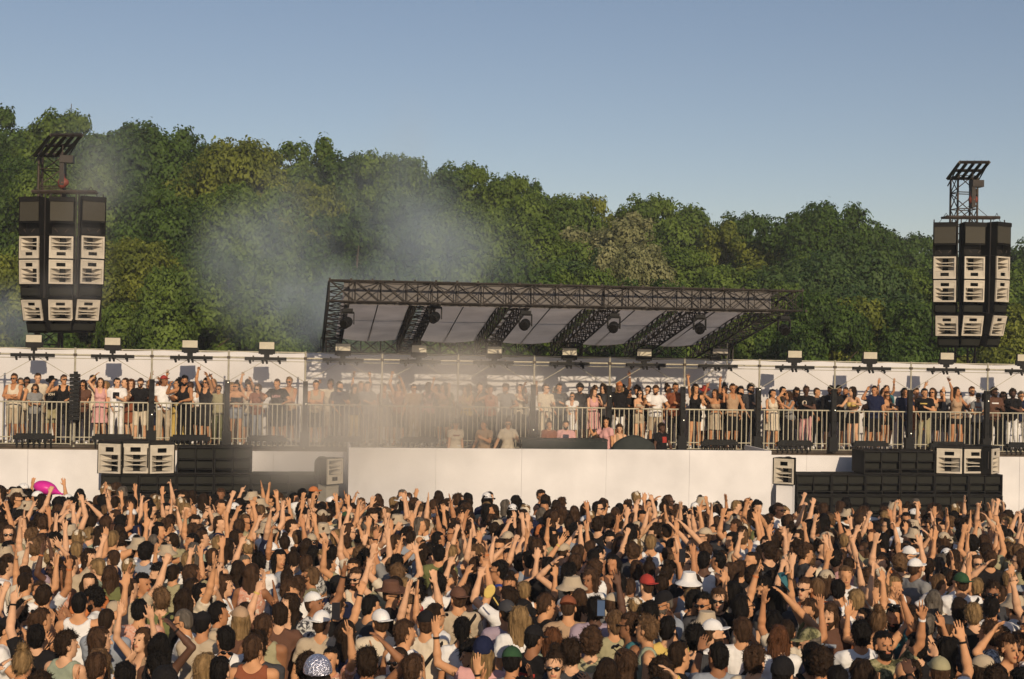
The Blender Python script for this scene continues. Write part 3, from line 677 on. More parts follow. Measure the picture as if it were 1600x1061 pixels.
# floodlights, light bars above and below
FY = [529, 533.5, 537.5, 540, 542.5, 545, 547, 549.5, 551, 0, 553.5, 555.5, 556.5, 559]
def lightbar(t, Lh, lower):
    MB().box((0, 0, 0), (Lh, .14, .085 if not lower else .10)).build('housing', M['fix'], t)
    if lower:
        mb = MB(); mb.box((0, -.01, .075), (Lh*.86, .10, .05)); mb.build('cover', M['fix'], t)
        for k in range(7): x = (k-3)*Lh/7.2; MB().tube((x, -.03, -.05), (x, -.06, -.20), .03, .022, n=8).build('lamp_head', M['fix'], t)
    else:
        for x in (-Lh*.38, -.08, .02, Lh*.33): MB().tube((x, 0, -.04), (x+.02, -.03, -.125), .035, .028, n=8).build('lamp_head', M['fix'], t)
        for x in (-Lh*.3, Lh*.3): MB().box((x, .06, .0), (.04, .03, .16)).build('clamp', M['truss_w'], t)
for i, px in enumerate(MIDS):
    t = gthing('light_bar', ORD[i]+' black light bar clamped under the gallery top beam, '+FROM, 'light bar', GZ(px+(i % 3-1)*2, zb-.025, -.10), group='light bars along the top beam'); lightbar(t, 1.08, False)
    t = gthing('floor_light', ORD[i]+' black row of lamps at the foot of the gallery rail, '+FROM, 'floor light', GZ(px, FL+.20, -.17), group='floor lights along the gallery rail'); lightbar(t, 1.02, True)
    p = GP(px, FY[i], -.05) if FY[i] else GZ(px, 4.42, -.05)
    if i == 9:
        t = gthing('moving_light', 'dark cluster lamp with glass front on the gallery beam beside the roof', 'lamp', p)
        MB().box((0, 0, -.02), (.46, .2, .20)).build('body', M['fix'], t); MB().box((0, -.105, 0), (.42, .01, .13)).build('lens', M['cream_shade'], t)
        MB().tube((.24, .05, -.35), (.24, .05, .22), .018).build('pole', M['galv'], t); MB().box((-.1, 0, -.2), (.3, .1, .14)).build('base', M['fix'], t); continue
    t = gthing('floodlight', ORD[i]+' cream-fronted floodlight standing above the gallery beam, '+FROM, 'floodlight', p, group='floodlights above the gallery')
    MB().box((0, .045, 0), (.40, .07, .20)).build('body', M['fix'], t)
    MB().box((0, -.001, 0), (.385, .02, .185)).build('front', M['flood'], t)
    mb = MB(); mb.box((0, .07, -.15), (.43, .08, .14)); mb.box((0, .05, -.215), (.32, .12, .05)); mb.box((0, .05, -.27), (.14, .10, .09)); mb.box((0, .04, -.33), (.05, .05, .12)); mb.build('bracket', M['fix'], t)
    # the lamp's rear housing, widened below to throw the square shade on the backdrop
# upright lamp columns and the slim column speaker on the posts
for k, px in enumerate([236, 354, 476, 832, 951, 1066, 1184, 1302, 1421, 1541]):
    t = gthing('led_column', ORD[k]+' slim black column of lamps fixed to a gallery post, '+FROM, 'lamp column', GZ(px, 2.1, -.16), group='lamp columns on the gallery posts')
    MB().box((0, 0, .66), (.125, .12, 1.34)).build('housing', M['fix'], t)
    mb = MB(); mb.box((0, .02, -.2), (.24, .16, .40)); mb.build('base', M['fix'], t)
    for j, z in enumerate((.12, .42, .74, 1.05, 1.28)):
        lit = j == (k*3+1) % 5
        MB().tube((.02, -.061, z), (.02, -.075, z), .035 if not lit else .013, n=8).build('lamp', M['led'] if lit else M['hole'], t)
t = gthing('column_speaker', 'slim ribbed black column speaker hung on a gallery post beside the cream-shirted man', 'speaker', GZ(116, 2.35, -.2))
for j in range(12):
    MB().box((0, .01*math.sin(j), .05+j*.1), (.24, .2, .085)).build('cabinet', M['fix'], t)
MB().box((.0, .1, .6), (.1, .05, 1.3)).build('frame', M['fix'], t)

# ------------------------------------------------------------------ white panel in front of the DJ place, with its horns
OP = -2.3
a = GP(545, 699, OP); b = GP(1205, 705, OP); zt = a.z
c = (a+b)/2; t = gthing('white_panel', 'broad blank white panel between the two horn speakers in front of the stage', 'panel', Vector((c.x, c.y, GZ0)))
W = (b-a).length
for k in range(5):
    x0 = -W/2+W*k/5; MB().box((x0+W/10, .004*(k % 2), (zt-GZ0)/2), (W/5-.004, .06, zt-GZ0)).build('board', M['white_wall'], t)
for sx in (-1, 1): MB().box((sx*(W/2-.03), 1.1, (zt-GZ0)/2), (.06, 2.1, zt-GZ0)).build('return_board', M['white_wall'], t)
st = gthing('dj_riser', 'dark plywood riser behind the white panel where the crew stands', 'riser', Vector((c.x, c.y, GZ0))); DF = .82
MB().box((0, 1.2, (DF-GZ0)-.04), (W-.3, 2.0, .08)).build('deck', M['deck'], st)
mb = MB()
for k in range(9):
    for y in (.3, 2.1): mb.tube((-W/2+.3+k*(W-.6)/8, y, 0), (-W/2+.3+k*(W-.6)/8, y, DF-GZ0-.08), .03, n=6)
mb.build('leg', M['galv'], st)
a = GP(812, 684, -1.3); b = GP(946, 686, -1.3); c2 = (a+b)/2; W2 = (b-a).length
t = gthing('dj_table', 'dark cloth-covered table behind the white panel in the smoke', 'table', Vector((c2.x, c2.y, DF)))
MB().box((0, 0, (c2.z-DF)-.02), (W2, .7, .04)).build('top', M['table'], t)
MB().box((0, -.33, (c2.z-DF)/2-.02), (W2-.02, .02, c2.z-DF-.05)).build('cloth', M['table'], t)
for sx in (-1, 1):
    for sy in (-1, 1): MB().box((sx*(W2/2-.06), sy*.28, (c2.z-DF)/2-.02), (.04, .04, c2.z-DF-.05)).build('leg', M['fix'], t)
p = GP(990, 700, -1.7)
t = gthing('covered_monitor', 'black cloth-covered stage monitor beside the crouching black-shirted man', 'monitor', Vector((p.x, p.y, DF)))
s = SDF((-.7, -.4, 0), (.7, .4, 1.4), .03); s.ell((0, 0, 1.02), (.56, .26, .34), None, .05); s.cone((-.4, 0, .8), (.45, 0, .75), .26, .26, .05); s.noise(.012, 12, 4); s.halfspace((0, 0, .55), (0, 0, -1))
link('cloth', s.mesh('cloth'), M['table'], t); MB().box((0, 0, .28), (.9, .4, .56)).build('case', M['black_box'], t)

# ------------------------------------------------------------------ loudspeakers
def horn_front(t, w, h, flip, m_, y=0.0, z0=0.0, x0=0.0, name='horn'):
    """cream bezel, a deep horn with lens vanes, and a small port; front at y, facing -y; returns the horn part"""
    def B(mb, xa, xb, za, zb_, ya, yb): mb.box((x0+(xa+xb)/2, (ya+yb)/2, z0+(za+zb_)/2), (abs(xb-xa), abs(yb-ya), abs(zb_-za)))
    zf = (lambda z: z) if not flip else (lambda z: h-z)
    bz = MB(); r = .045*w/.6
    B(bz, -w/2, -w/2+r, 0, h, y, y+.05); B(bz, w/2-r, w/2, 0, h, y, y+.05); B(bz, -w/2+r, w/2-r, 0, r, y+.001, y+.05); B(bz, -w/2+r, w/2-r, h-r, h, y+.001, y+.05)
    za, zb2 = sorted((zf(h*.33), zf(h*.37))); B(bz, -w/2+r, w/2-r, za, zb2, y+.002, y+.05)
    hp = bz.build(name, m_, t)
    # lower band with port
    pb = MB(); za, zb2 = sorted((zf(r), zf(h*.33))); hh = zb2-za
    B(pb, -w/2+r, -w*.19, za, zb2, y+.012, y+.04); B(pb, w*.19, w/2-r, za, zb2, y+.012, y+.04)
    B(pb, -w*.19, w*.19, za, za+hh*.2, y+.012, y+.04); B(pb, -w*.19, w*.19, zb2-hh*.2, zb2, y+.012, y+.04); pb.build('port', m_, hp)
    # sloping horn cheeks and vanes
    za, zb2 = sorted((zf(h*.37), zf(h-r))); vm_ = MB()
    xo, xi = w/2-r, w*.13
    for q in (-1, 1): vm_.poly([(x0+q*xo, y+.03, z0+za), (x0+q*xi, y+.26, z0+za+.0), (x0+q*xi, y+.26, z0+zb2), (x0+q*xo, y+.03, z0+zb2)][::q])
    for i in (1, 2):
        z = za+(zb2-za)*i/3; seg = 9
        for k in range(seg):
            u0, u1 = -1+2*k/seg, -1+2*(k+1)/seg; b0, b1 = (1-u0*u0)*.022*(1 if i == 1 else -1), (1-u1*u1)*.022*(1 if i == 1 else -1)
            xx = (w/2-r)*.97
            vm_.quad8([(x0+u0*xx, y+.03, z0+z-.010+b0), (x0+u1*xx, y+.03, z0+z-.010+b1), (x0+u1*xx, y+.2, z0+z-.010), (x0+u0*xx, y+.2, z0+z-.010),
                       (x0+u0*xx, y+.03, z0+z+.010+b0), (x0+u1*xx, y+.03, z0+z+.010+b1), (x0+u1*xx, y+.2, z0+z+.010), (x0+u0*xx, y+.2, z0+z+.010)])
    vm_.build('vane', m_, hp)
    return hp
def shell(w, h, dp, y0=.05, back=None, x0=0, z0=0):
    """open-fronted black box that narrows to the back"""
    bw = back or w; mb = MB(); th = .02
    P = lambda x, y, z: (x0+x, y, z0+z)
    o = [P(-w/2, y0, 0), P(w/2, y0, 0), P(bw/2, y0+dp, 0), P(-bw/2, y0+dp, 0), P(-w/2, y0, h), P(w/2, y0, h), P(bw/2, y0+dp, h), P(-bw/2, y0+dp, h)]
    for qd in ((0, 3, 2, 1), (4, 5, 6, 7), (1, 2, 6, 5), (2, 3, 7, 6), (3, 0, 4, 7)): mb.poly([o[i] for i in qd])
    k = .03; mb.poly([P(-w/2+k, y0+.24, 0), P(w/2-k, y0+.24, 0), P(w/2-k, y0+.24, h), P(-w/2+k, y0+.24, h)])
    return mb
def horn_box(t, w, h, flip, name='cabinet', dp=.5, m_=None):
    c_ = shell(w+.07, h, dp, .02, w*.85).build(name, M['black_box'], t); horn_front(c_, w, h-.03, flip, m_ or M['cream_horn'], 0, .015); return c_
ARR = {'smoky': dict(c=[(42, 0), (93, 0), (143, 0)], top=[307, 307, 309], Y=[307, 368, 405, 445, 467, 502, 521], w=.60),
       'clear': dict(c=[(1474, 0), (1521, 0), (1566, 0)], top=[348, 347, 349], Y=[347, 400, 437, 473, 492, 526, 544], w=.60)}
OA = 1.0
for key, A in ARR.items():
    for ci in range(3):
        px = A['c'][ci][0]; yaw = (-.50, 0, .50)[ci]
        pos = [['outermost hanging speaker column by the photo edge', 'middle hanging speaker column', 'inner hanging speaker column'], ['inner hanging speaker column', 'middle hanging speaker column', 'outermost hanging speaker column by the photo edge']][key == 'clear'][ci]
        base = GP(px, A['Y'][6], OA)
        t = gthing('speaker_column', ('%s in the %s array' % (pos, 'smoke-veiled' if key == 'smoky' else 'smoke-free')), 'speaker column', base, rz=yaw, group='hanging speaker columns')
        zs = [GP(px, y, OA).z-base.z for y in A['Y']]
        w = .62
        def cab(z1, z0, kind, tilt, yo):
            xo = (.0, .0, .0)[ci]+(1, 0, -1)[ci]*yo*.55
            h = z1-z0
            pv = bpy.data.objects.new({'bass': 'bass_cabinet', 'dark': 'dark_cabinet'}.get(kind, 'horn_cabinet'), None)
            holder = None
            if kind == 'bass':
                holder = shell(w+.05, h, .6, .0, w*.7).build('bass_cabinet', M['black_box'], t)
                mb = MB(); mb.box((0, .005, h*.62), (w-.02, .03, h*.50)); mb.build('grille', M['grille'], holder)
                mb = MB(); mb.box((0, .0, h*.93), (w+.04, .06, h*.12)); mb.box((0, .0, h*.335), (w, .05, .02)); mb.box((0, 0, .012), (w+.04, .05, .024)); mb.build('trim', M['black_box'], holder)
                mb = MB()
                for x in (-.17, .17): mb.tube((x, .015, h*.16), (x*.55, -.01, h*.08), .012, n=6)
                mb.build('handle', M['truss_w'], holder)
            elif kind == 'dark':
                holder = shell(w+.03, h, .5, .03, w*.6).build('dark_cabinet', M['black_box'], t)
                mb = MB(); mb.box((0, .02, h*.5), (w-.06, .02, h*.55)); mb.build('grille', M['grille_g'], holder)
            else:
                holder = horn_box(t, w, h, kind == 'hornflip', 'horn_cabinet')
            bpy.data.objects.remove(pv)
            holder.location = (xo, yo, z0); holder.rotation_euler = (tilt, 0, 0); return holder
        cab(zs[0], zs[1]+.01, 'bass', 0, 0)
        cab(zs[1], zs[2]+.01, 'horn', 0, 0)
        cab(zs[2], zs[3]+.01, 'hornflip', .04, .02)
        cab(zs[3], zs[4]+.01, 'dark', .12, .06)
        cab(zs[4], zs[5]+.01, 'hornflip', .22, .14)
        cab(zs[5], zs[6]+.01, 'dark', .28, .24)
        mb = MB()
        for x in (-.33, .33): mb.tube((x, .25, zs[5]), (x, .22, zs[0]+.1), .018, n=6)
        for x in (-.2, .2): mb.tube((x, .25, zs[0]), (0, .25, zs[0]+.28), .008, n=5)
        mb.build('rigging', M['truss'], t)
# towers
def box_truss(mb, a, b, w, h, n, r=.024, rb=.013, upv=Vector((0, 0, 1)), xb=True):
    """four chords round the line a-b (the line is the box's centre), w across, h in the up direction"""
    a = Vector(a); b = Vector(b); d = (b-a).normalized(); sx = d.cross(upv).normalized(); uz = sx.cross(d).normalized()
    C = [(sx*(i*w/2)+uz*(j*h/2)) for i, j in ((-1, -1), (1, -1), (1, 1), (-1, 1))]
    for c_ in C: mb.tube(a+c_, b+c_, r, n=6)
    for k in range(n+1):
        p = a+(b-a)*k/n
        for i in range(4): mb.tube(p+C[i], p+C[(i+1) % 4], rb, n=5, cap=False)
        if k < n:
            p2 = a+(b-a)*(k+1)/n
            for i in range(4):
                j = (i+1) % 4
                if i % 2 == 1 and xb:       # the upright faces carry crosses
                    mb.tube(p+C[i], p2+C[j], rb, n=5, cap=False); mb.tube(p+C[j], p2+C[i], rb, n=5, cap=False)
                else: mb.tube(p+C[i if k % 2 else j], p2+C[j if k % 2 else i], rb, n=5, cap=False)
for key, pxT, topy, boty, far, near, hoist, spread in (
    ('smoky', 77, 238, 300, ((54, 243), (100, 243)), ((80, 211), (128, 211)), (97, 250, 292), (50, 150, 299)),
    ('clear', 1503, 276, 345, ((1481, 279), (1524, 279)), ((1500, 253.5), (1545, 253.5)), (1519, 288, 318), (1478, 1562, 339))):
    OT = 2.75
    base = GP(pxT, 500, OT); base.z = GZ0; topz = GP(pxT, topy, OT).z
    t = gthing('speaker_tower', 'tall weathered steel lattice tower carrying the %s hanging speakers' % ('smoke-veiled' if key == 'smoky' else 'smoke-free'), 'tower', base)
    I = t.matrix_basis.inverted() if False else None
    Rm = Matrix.Rotation(-GYAW, 3, 'Z'); loc = lambda p: Rm @ (Vector(p)-base)
    mb = MB(); wT = .62
    box_truss(mb, (0, 0, 0), (0, 0, topz-GZ0), wT, .5, 20, .035, .016, Vector((0, 1, 0))); mb.build('mast', M['truss_w'], t)
    mb = MB(); f0, f1 = (GP(*p_, OT-.3) for p_ in far); n0, n1 = (GP(*p_, OA-.2) for p_ in near)
    f0, f1, n0, n1 = map(loc, (f0, f1, n0, n1))
    for k in range(5): mb.tube(f0.lerp(f1, k/4), n0.lerp(n1, k/4), .06, n=4)
    for u_ in (0, .5, 1): mb.tube(f0.lerp(n0, u_), f1.lerp(n1, u_), .045, n=4)
    for u_ in (0, 1): mb.tube(f0.lerp(f1, u_)-Vector((0, 0, .22)), n0.lerp(n1, u_), .02, n=5)
    mb.build('head_frame', M['truss'], t)
    a = loc(GP(spread[0], spread[2], OA+.25)); b = loc(GP(spread[1], spread[2]+1, OA+.25)); mb = MB()
    mb.tube(a, b, .05, n=6); mb.tube(a+Vector((0, .3, 0)), b+Vector((0, .3, 0)), .04, n=6)
    for k in range(5): mb.tube(a.lerp(b, k/4), a.lerp(b, k/4)+Vector((0, .3, 0)), .03, n=5)
    mb.build('spreader', M['truss_w'], t)
    h0 = loc(GP(hoist[0], hoist[1], OA+.25)); h1 = loc(GP(hoist[0], hoist[2], OA+.25)); mb = MB()
    s = SDF(tuple(h1-Vector((.2, .2, .1))), tuple(h1+Vector((.2, .2, .6))), .02)
    s.cone(h1+Vector((0, 0, .05)), h1+Vector((.0, 0, .38)), .10, .06, .02); s.ell(h1+Vector((.03, 0, .12)), (.15, .1, .12)); link('hoist', s.mesh('hoist'), M['chain'], t)
    mb.tube(h1+Vector((0, 0, .3)), Vector((h1.x, h1.y, (n0.z+f0.z)/2)), .012, n=5); mb.tube(h1, Vector((h1.x, h1.y, a.z)), .012, n=5)
    for q_ in (-1, 1): mb.tube(h1, Vector((h1.x+q_*.55, h1.y, a.z)), .009, n=5)
    mb.build('chain', M['truss_w'], t)
    mb = MB(); p_ = Vector((h1.x+.12, h1.y, h0.z+.02)); mb.box(p_, (.34, .28, .2)); mb.box(p_+Vector((-.12, 0, -.35)), (.12, .2, .7)); mb.build('motor_case', M['truss'], t)
# ground stacks
OS = -1.6
def sub(px0, px1, y0, y1, off_, label, group='subwoofer cabinets'):
    a = GP(px0, (y0+y1)/2, off_); b = GP(px1, (y0+y1)/2, off_); z1 = GP((px0+px1)/2, y0, off_).z; z0 = GP((px0+px1)/2, y1, off_).z
    c_ = (a+b)/2; c_.z = z0; W = (b-a).length-.012; H = z1-z0-.008
    t = gthing('subwoofer', label, 'subwoofer', c_, group=group)
    mb = MB(); th = .03; D = .9
    mb.box((0, D/2, th/2), (W, D, th)); mb.box((0, D/2, H-th/2), (W, D, th)); mb.box((-W/2+th/2, D/2, H/2), (th, D-.002, H-2*th)); mb.box((W/2-th/2, D/2, H/2), (th, D-.002, H-2*th)); mb.box((0, D-.02, H/2), (W-2*th, .03, H-2*th)); mb.box((0, D*.25, H/2), (th, D*.4, H-2*th-.002))
    mb.build('cabinet', M['black_box'], t)
    for q in (-1, 1):
        x = q*(W/4-.0); w_ = W/2-th*1.5
        mb = MB(); mb.box((x, .09, H*.74), (w_, .02, H*.34)); mb.box((x, .16, H*.36), (w_, .02, H*.30)); mb.build('grille', M['grille_g'], t)
        mb = MB(); mb.box((x, .06, H*.545), (w_, .10, .02)); mb.box((x, .06, H*.18), (w_, .08, .02)); mb.build('baffle', M['black_box'], t)
    return t
k = 0
SUBN = []
def row(pxs, y0, y1, off_, where):
    for i in range(len(pxs)-1):
        sub(pxs[i], pxs[i+1], y0, y1, off_, '%s subwoofer from the balloon side %s' % (ORD[i], where))
row([157, 216, 275, 334, 392, 451, 509], 741, 774, OS, 'in the upper ground row of the smoky stack')
row([157, 216, 275, 334, 392, 451, 509], 774, 806, OS, 'in the bottom row of the smoky stack')
row([276, 334, 392], 698, 740.5, OS, 'set on top of the smoky stack')
row([1245, 1300, 1353, 1407, 1461, 1514, 1567], 741, 774, OS, 'in the upper ground row of the clear stack')
row([1245, 1300, 1353, 1407, 1461, 1514, 1567], 774, 806, OS, 'in the bottom row of the clear stack')
row([1350, 1407, 1462], 704.5, 740.5, OS, 'set on top of the clear stack')
def horn_sp(px, y0, y1, yaw, w, label, off_=OS, m_=None, tall=False):
    c_ = GP(px, y1, off_+.1); z1 = GP(px, y0, off_+.1).z; H = z1-c_.z
    t = gthing('horn_speaker', label, 'horn speaker', c_, rz=yaw, group='horn speakers on the ground stacks')
    horn_box(t, w, H-.07, True, dp=.55, m_=m_)
    mb = MB(); mb.quad8([(-w/2-.02, .0, H-.068), (w/2+.02, .0, H-.068), (w*.3, .58, H-.068), (-w*.3, .58, H-.068), (-w/2-.02, .02, H-.02), (w/2+.02, .02, H-.02), (w*.3, .56, H), (-w*.3, .56, H)]); mb.build('lid', M['black_box'], t)
    mb = MB(); mb.tube((-w/2-.04, .1, H*.2), (-w/2-.04, .1, H*.8), .015, n=6); mb.tube((w/2+.04, .1, H*.2), (w/2+.04, .1, H*.8), .015, n=6); mb.build('bracket', M['truss'], t)
    return t
sh = M['cream_horn']
horn_sp(170, 688, 740.5, -.38, .60, 'outer horn speaker on the smoky stack, turned towards the balloon', m_=sh)
horn_sp(211, 688, 740.5, 0, .66, 'middle horn speaker on the smoky stack, facing straight out', m_=sh)
horn_sp(253, 690, 740.5, .38, .60, 'inner horn speaker on the smoky stack, beside the tall subwoofers', m_=sh)
horn_sp(1483, 696, 740.5, -.30, .66, 'inner horn speaker on the clear stack, beside the tall subwoofers', m_=sh)
horn_sp(1524, 697, 740.5, 0.05, .66, 'middle horn speaker on the clear stack, facing straight out', m_=sh)
horn_sp(1556, 696, 740.5, .80, .60, 'outer horn speaker on the clear stack, turned well aside', m_=sh)
for px, yaw, lab in ((524, -.75, 'grey horn speaker on a stand at the smoky end of the white panel'), (1224, -.55, 'horn speaker on a stand at the clear end of the white panel')):
    c_ = GP(px, 757, OP+.15); z1 = GP(px, 716, OP+.15).z; H = z1-c_.z
    t = gthing('horn_speaker', lab, 'horn speaker', c_, rz=-yaw if px < 800 else yaw, group=None)
    horn_box(t, .52, H, px > 800, dp=.4, m_=M['cream_horn'])
    s = SDF((-.3, .3, 0), (.3, .9, H), .025); s.cone((0, .5, H*.3), (0, .5, H*.75), .19, .19, .03); link('driver', s.mesh('driver'), M['fix'], t)
    mb = MB(); mb.box((0, .25, (GZ0-c_.z)/2), (.42, .3, c_.z-GZ0)); mb.build('stand', M['white_wall'] if px > 800 else M['cream_shade'], t)

# ------------------------------------------------------------------ stage roof
OF, OR_ = -3.2, 5.7
RX = [530, 671, 819, 964, 1105, 1234]; FXf = lambda x: 458+(x-458)/1.22
def ytop(px): return 440+(px-515)*(452-440)/738.
def ybot(px): return 472+(px-545)*(484-472)/700.
c_ = GP(880, 500, OF); base = Vector((c_.x, c_.y, GZ0)); Rm = Matrix.Rotation(-GYAW, 3, 'Z'); loc = lambda p: Rm @ (Vector(p)-base)
rf = gthing('stage_roof', 'wide dark lattice stage roof with grey canopy sheets sloping down behind', 'stage roof', base)
hT = (GP(880, ytop(880), OF).z-GP(880, ybot(880), OF).z); zc = (GP(880, ytop(880), OF).z+GP(880, ybot(880), OF).z)/2-GZ0
aL = loc(GP(515, 455, OF)); bR = loc(GP(1254, 468, OF)); mb = MB()
box_truss(mb, (aL.x, .27, zc), (bR.x, .27, zc), .50, hT, 19, .026, .012); mb.build('front_truss', M['truss_r'], rf)
mb = MB(); mb.box(((aL.x+bR.x)/2-.15, .56, zc-.03), (bR.x-aL.x-1.0, .012, hT+.06)); mb.build('added_shade_sheet', M['added_shade_sheet'], rf)  # added sheet behind the truss, keeps sun off the backdrop's upper part
zr = GP(760, 533, OR_).z-GZ0+.02
rafters = []
for i, px in enumerate(RX):
    f_ = loc(GP(px, 460, OF)); r_ = loc(GP(FXf(px), 535, OR_)); f_ = Vector((f_.x, .5, zc)); r_ = Vector((r_.x, r_.y, zr-hT/2+.02)); rafters.append((f_, r_))
    mb = MB(); box_truss(mb, f_, r_, .50, hT*.97, 13, .027, .014); mb.build('rafter', M['truss'], rf)
mb = MB(); r0_, r1_ = rafters[0][1], rafters[-1][1]; box_truss(mb, r0_+Vector((-.3, .25, 0)), r1_+Vector((.3, .25, 0)), .45, hT*.9, 20, .03, .015); mb.build('rear_truss', M['truss'], rf)
for i in range(5):
    (f0, e0), (f1, e1) = rafters[i], rafters[i+1]; nu, nv = 14, 26; V = np.zeros((2, nu, nv, 3))
    for a_ in range(nu):
        for b_ in range(nv):
            u_ = a_/(nu-1); v_ = b_/(nv-1)*1.0; p = (f0.lerp(e0, v_)).lerp(f1.lerp(e1, v_), .06+u_*.88)
            z = p.z+hT*.47-.10*math.sin(u_*math.pi)*(.15+.85*v_**3)+.008*math.sin(v_*19+u_*5)
            V[0, a_, b_] = (p.x, p.y, z); V[1, a_, b_] = (p.x, p.y, z+.006)
    idx = np.arange(2*nu*nv).reshape(2, nu, nv)
    link('canopy', npmesh('canopy', V.reshape(-1, 3), np.concatenate([q(idx[0], -1), q(idx[1], 1)])), M['canopy'], rf)
    mb = MB(); m0 = f0.lerp(f1, .5)+Vector((0, 0, hT*.40)); m1 = e0.lerp(e1, .5)+Vector((0, 0, hT*.36)); mb.tube(m0, m1, .016, n=6); mb.build('batten', M['truss'], rf)
    mb = MB()
    for u_ in (.3, .62): mb.tube(f0.lerp(e0, u_)+Vector((.25, 0, hT*.44)), f1.lerp(e1, u_)+Vector((-.25, 0, hT*.44)), .012, n=5)
    mb.build('purlin', M['truss'], rf)
for i in (0, 2, 3, 5):
    f_, r_ = rafters[i]; mb = MB(); p = r_+Vector((0, -.4, -hT/2)); box_truss(mb, (p.x, p.y, 0), p, .4, .4, 9, .028, .014, Vector((0, 1, 0))); mb.build('leg', M['truss'], rf)
    p = f_.lerp(r_, (2.7-OF)/(OR_-OF))-Vector((0, 0, hT/2)); mb = MB(); box_truss(mb, (p.x, p.y, 0), p, .4, .4, 9, .028, .014, Vector((0, 1, 0))); mb.build('leg', M['truss'], rf)
mb = MB()
for i in range(24):
    x = aL.x+(bR.x-aL.x)*i/23; mb.box((x, .02, zc+hT/2+.02), (.05, .05, .07)); 
    if i % 2: mb.box((x+.1, .02, zc-hT/2), (.06, .06, .06))
mb.build('coupler', M['truss_r'], rf)
for i, (px, py) in enumerate(((543, 503), (680, 495), (821, 506), (959, 510), (1093, 512), (1225, 514))):
    p = GP(px, py, OF+.35); zl = base.z+zc-hT/2
    t = gthing('stage_light', ORD[i]+' dark moving head lamp hanging under the stage roof edge, '+FROM, 'stage light', p, group='moving head lamps under the roof'); t.scale = (.84, .84, .84)
    ang = (i*1.3) % 1.2-.6; hm = Matrix.Rotation(.9+ang*.4, 3, 'X') @ Matrix.Rotation(ang, 3, 'Z')
    s = SDF((-.3, -.3, -.3), (.3, .3, .3), .018); s.ell((0, 0, .02), (.155, .155, .19)); s.cone((0, 0, .0), (0, 0, .2), .135, .15, .03); s.halfspace((0, 0, .205), (0, 0, 1))
    h_ = link('head', s.mesh('head'), M['fix'], t); h_.rotation_euler = (math.pi*.62, 0, ang)
    s2 = MB(); s2.tube((0, 0, .19), (0, 0, .212), .12, n=16); l_ = s2.build('lens', M['glass_dark'], h_)
    mb = MB(); mb.box((0, 0, .27), (.38, .12, .06))
    for q_ in (-1, 1): mb.box((q_*.185, 0, .1), (.03, .1, .34))
    mb.build('yoke', M['fix'], t)
    MB().box((0, 0, .34), (.30, .24, .10)).build('base', M['fix'], t)
    MB().tube((0, 0, .38), (0, 0, max(.42, (zl-p.z)/.84)), .03, n=6).build('clamp', M['truss'], t)

# pink balloon
p = at(72, 762, 26.0)
t = thing('balloon', 'bright pink oval balloon held up over the crowd by the white wall', 'balloon', p)
s = SDF((-.45, -.3, -.35), (.45, .3, .35), .02); s.ell((-.02, 0, 0), (.21, .15, .125), rotm(0, 0, .22), 0); s.cone((.10, 0, -.04), (.26, 0, -.10), .075, .025, .06); link('skin', s.mesh('skin'), M['balloon'], t)
MB().tube((.26, 0, -.10), (.31, 0, -.12), .012, .022, n=8).build('knot', M['balloon'], t)
# ------------------------------------------------------------------ trees
def leaf_mat(name, c1, c2):
    m = bpy.data.materials.new(name); m.use_nodes = True; n = m.node_tree.nodes; l = m.node_tree.links; b = n['Principled BSDF']
    g_ = n.new('ShaderNodeNewGeometry'); cr = n.new('ShaderNodeValToRGB'); e = cr.color_ramp.elements
    e[0].color = (*c1, 1); e[1].color = (*c2, 1); e[0].position = .1; e[1].position = .9
    tc = n.new('ShaderNodeTexCoord'); nz = n.new('ShaderNodeTexNoise'); nz.inputs['Scale'].default_value = .55; l.new(tc.outputs['Object'], nz.inputs['Vector'])
    ad = n.new('ShaderNodeMath'); ad.operation = 'MULTIPLY_ADD'; ad.inputs[1].default_value = .30
    mr = n.new('ShaderNodeMapRange'); mr.inputs[1].default_value = .3; mr.inputs[2].default_value = .7; mr.inputs[4].default_value = .7  # broad noise towards the darker colour paints shadow masses into the foliage
    l.new(nz.outputs[0], mr.inputs[0]); l.new(g_.outputs['Random Per Island'], ad.inputs[0]); l.new(mr.outputs[0], ad.inputs[2]); l.new(ad.outputs[0], cr.inputs[0])
    l.new(cr.outputs[0], b.inputs['Base Color']); b.inputs['Roughness'].default_value = .6; b.inputs['Specular IOR Level'].default_value = .25
    tb = n.new('ShaderNodeBsdfTranslucent'); mx = n.new('ShaderNodeMixShader'); mx.inputs[0].default_value = .3
    l.new(cr.outputs[0], tb.inputs[0]); l.new(b.outputs[0], mx.inputs[1]); l.new(tb.outputs[0], mx.inputs[2]); l.new(mx.outputs[0], n['Material Output'].inputs[0]); return m
LEAF = {'dark green': leaf_mat('leaf_dark', (.018, .044, .006), (.085, .150, .022)), 'mid green': leaf_mat('leaf_mid', (.034, .072, .009), (.155, .225, .034)),
        'olive': leaf_mat('leaf_olive', (.055, .080, .009), (.23, .26, .038)), 'pale silvery': leaf_mat('leaf_pale', (.12, .135, .05), (.33, .33, .16)),
        'bluish green': leaf_mat('leaf_blue', (.022, .056, .016), (.10, .16, .046))}
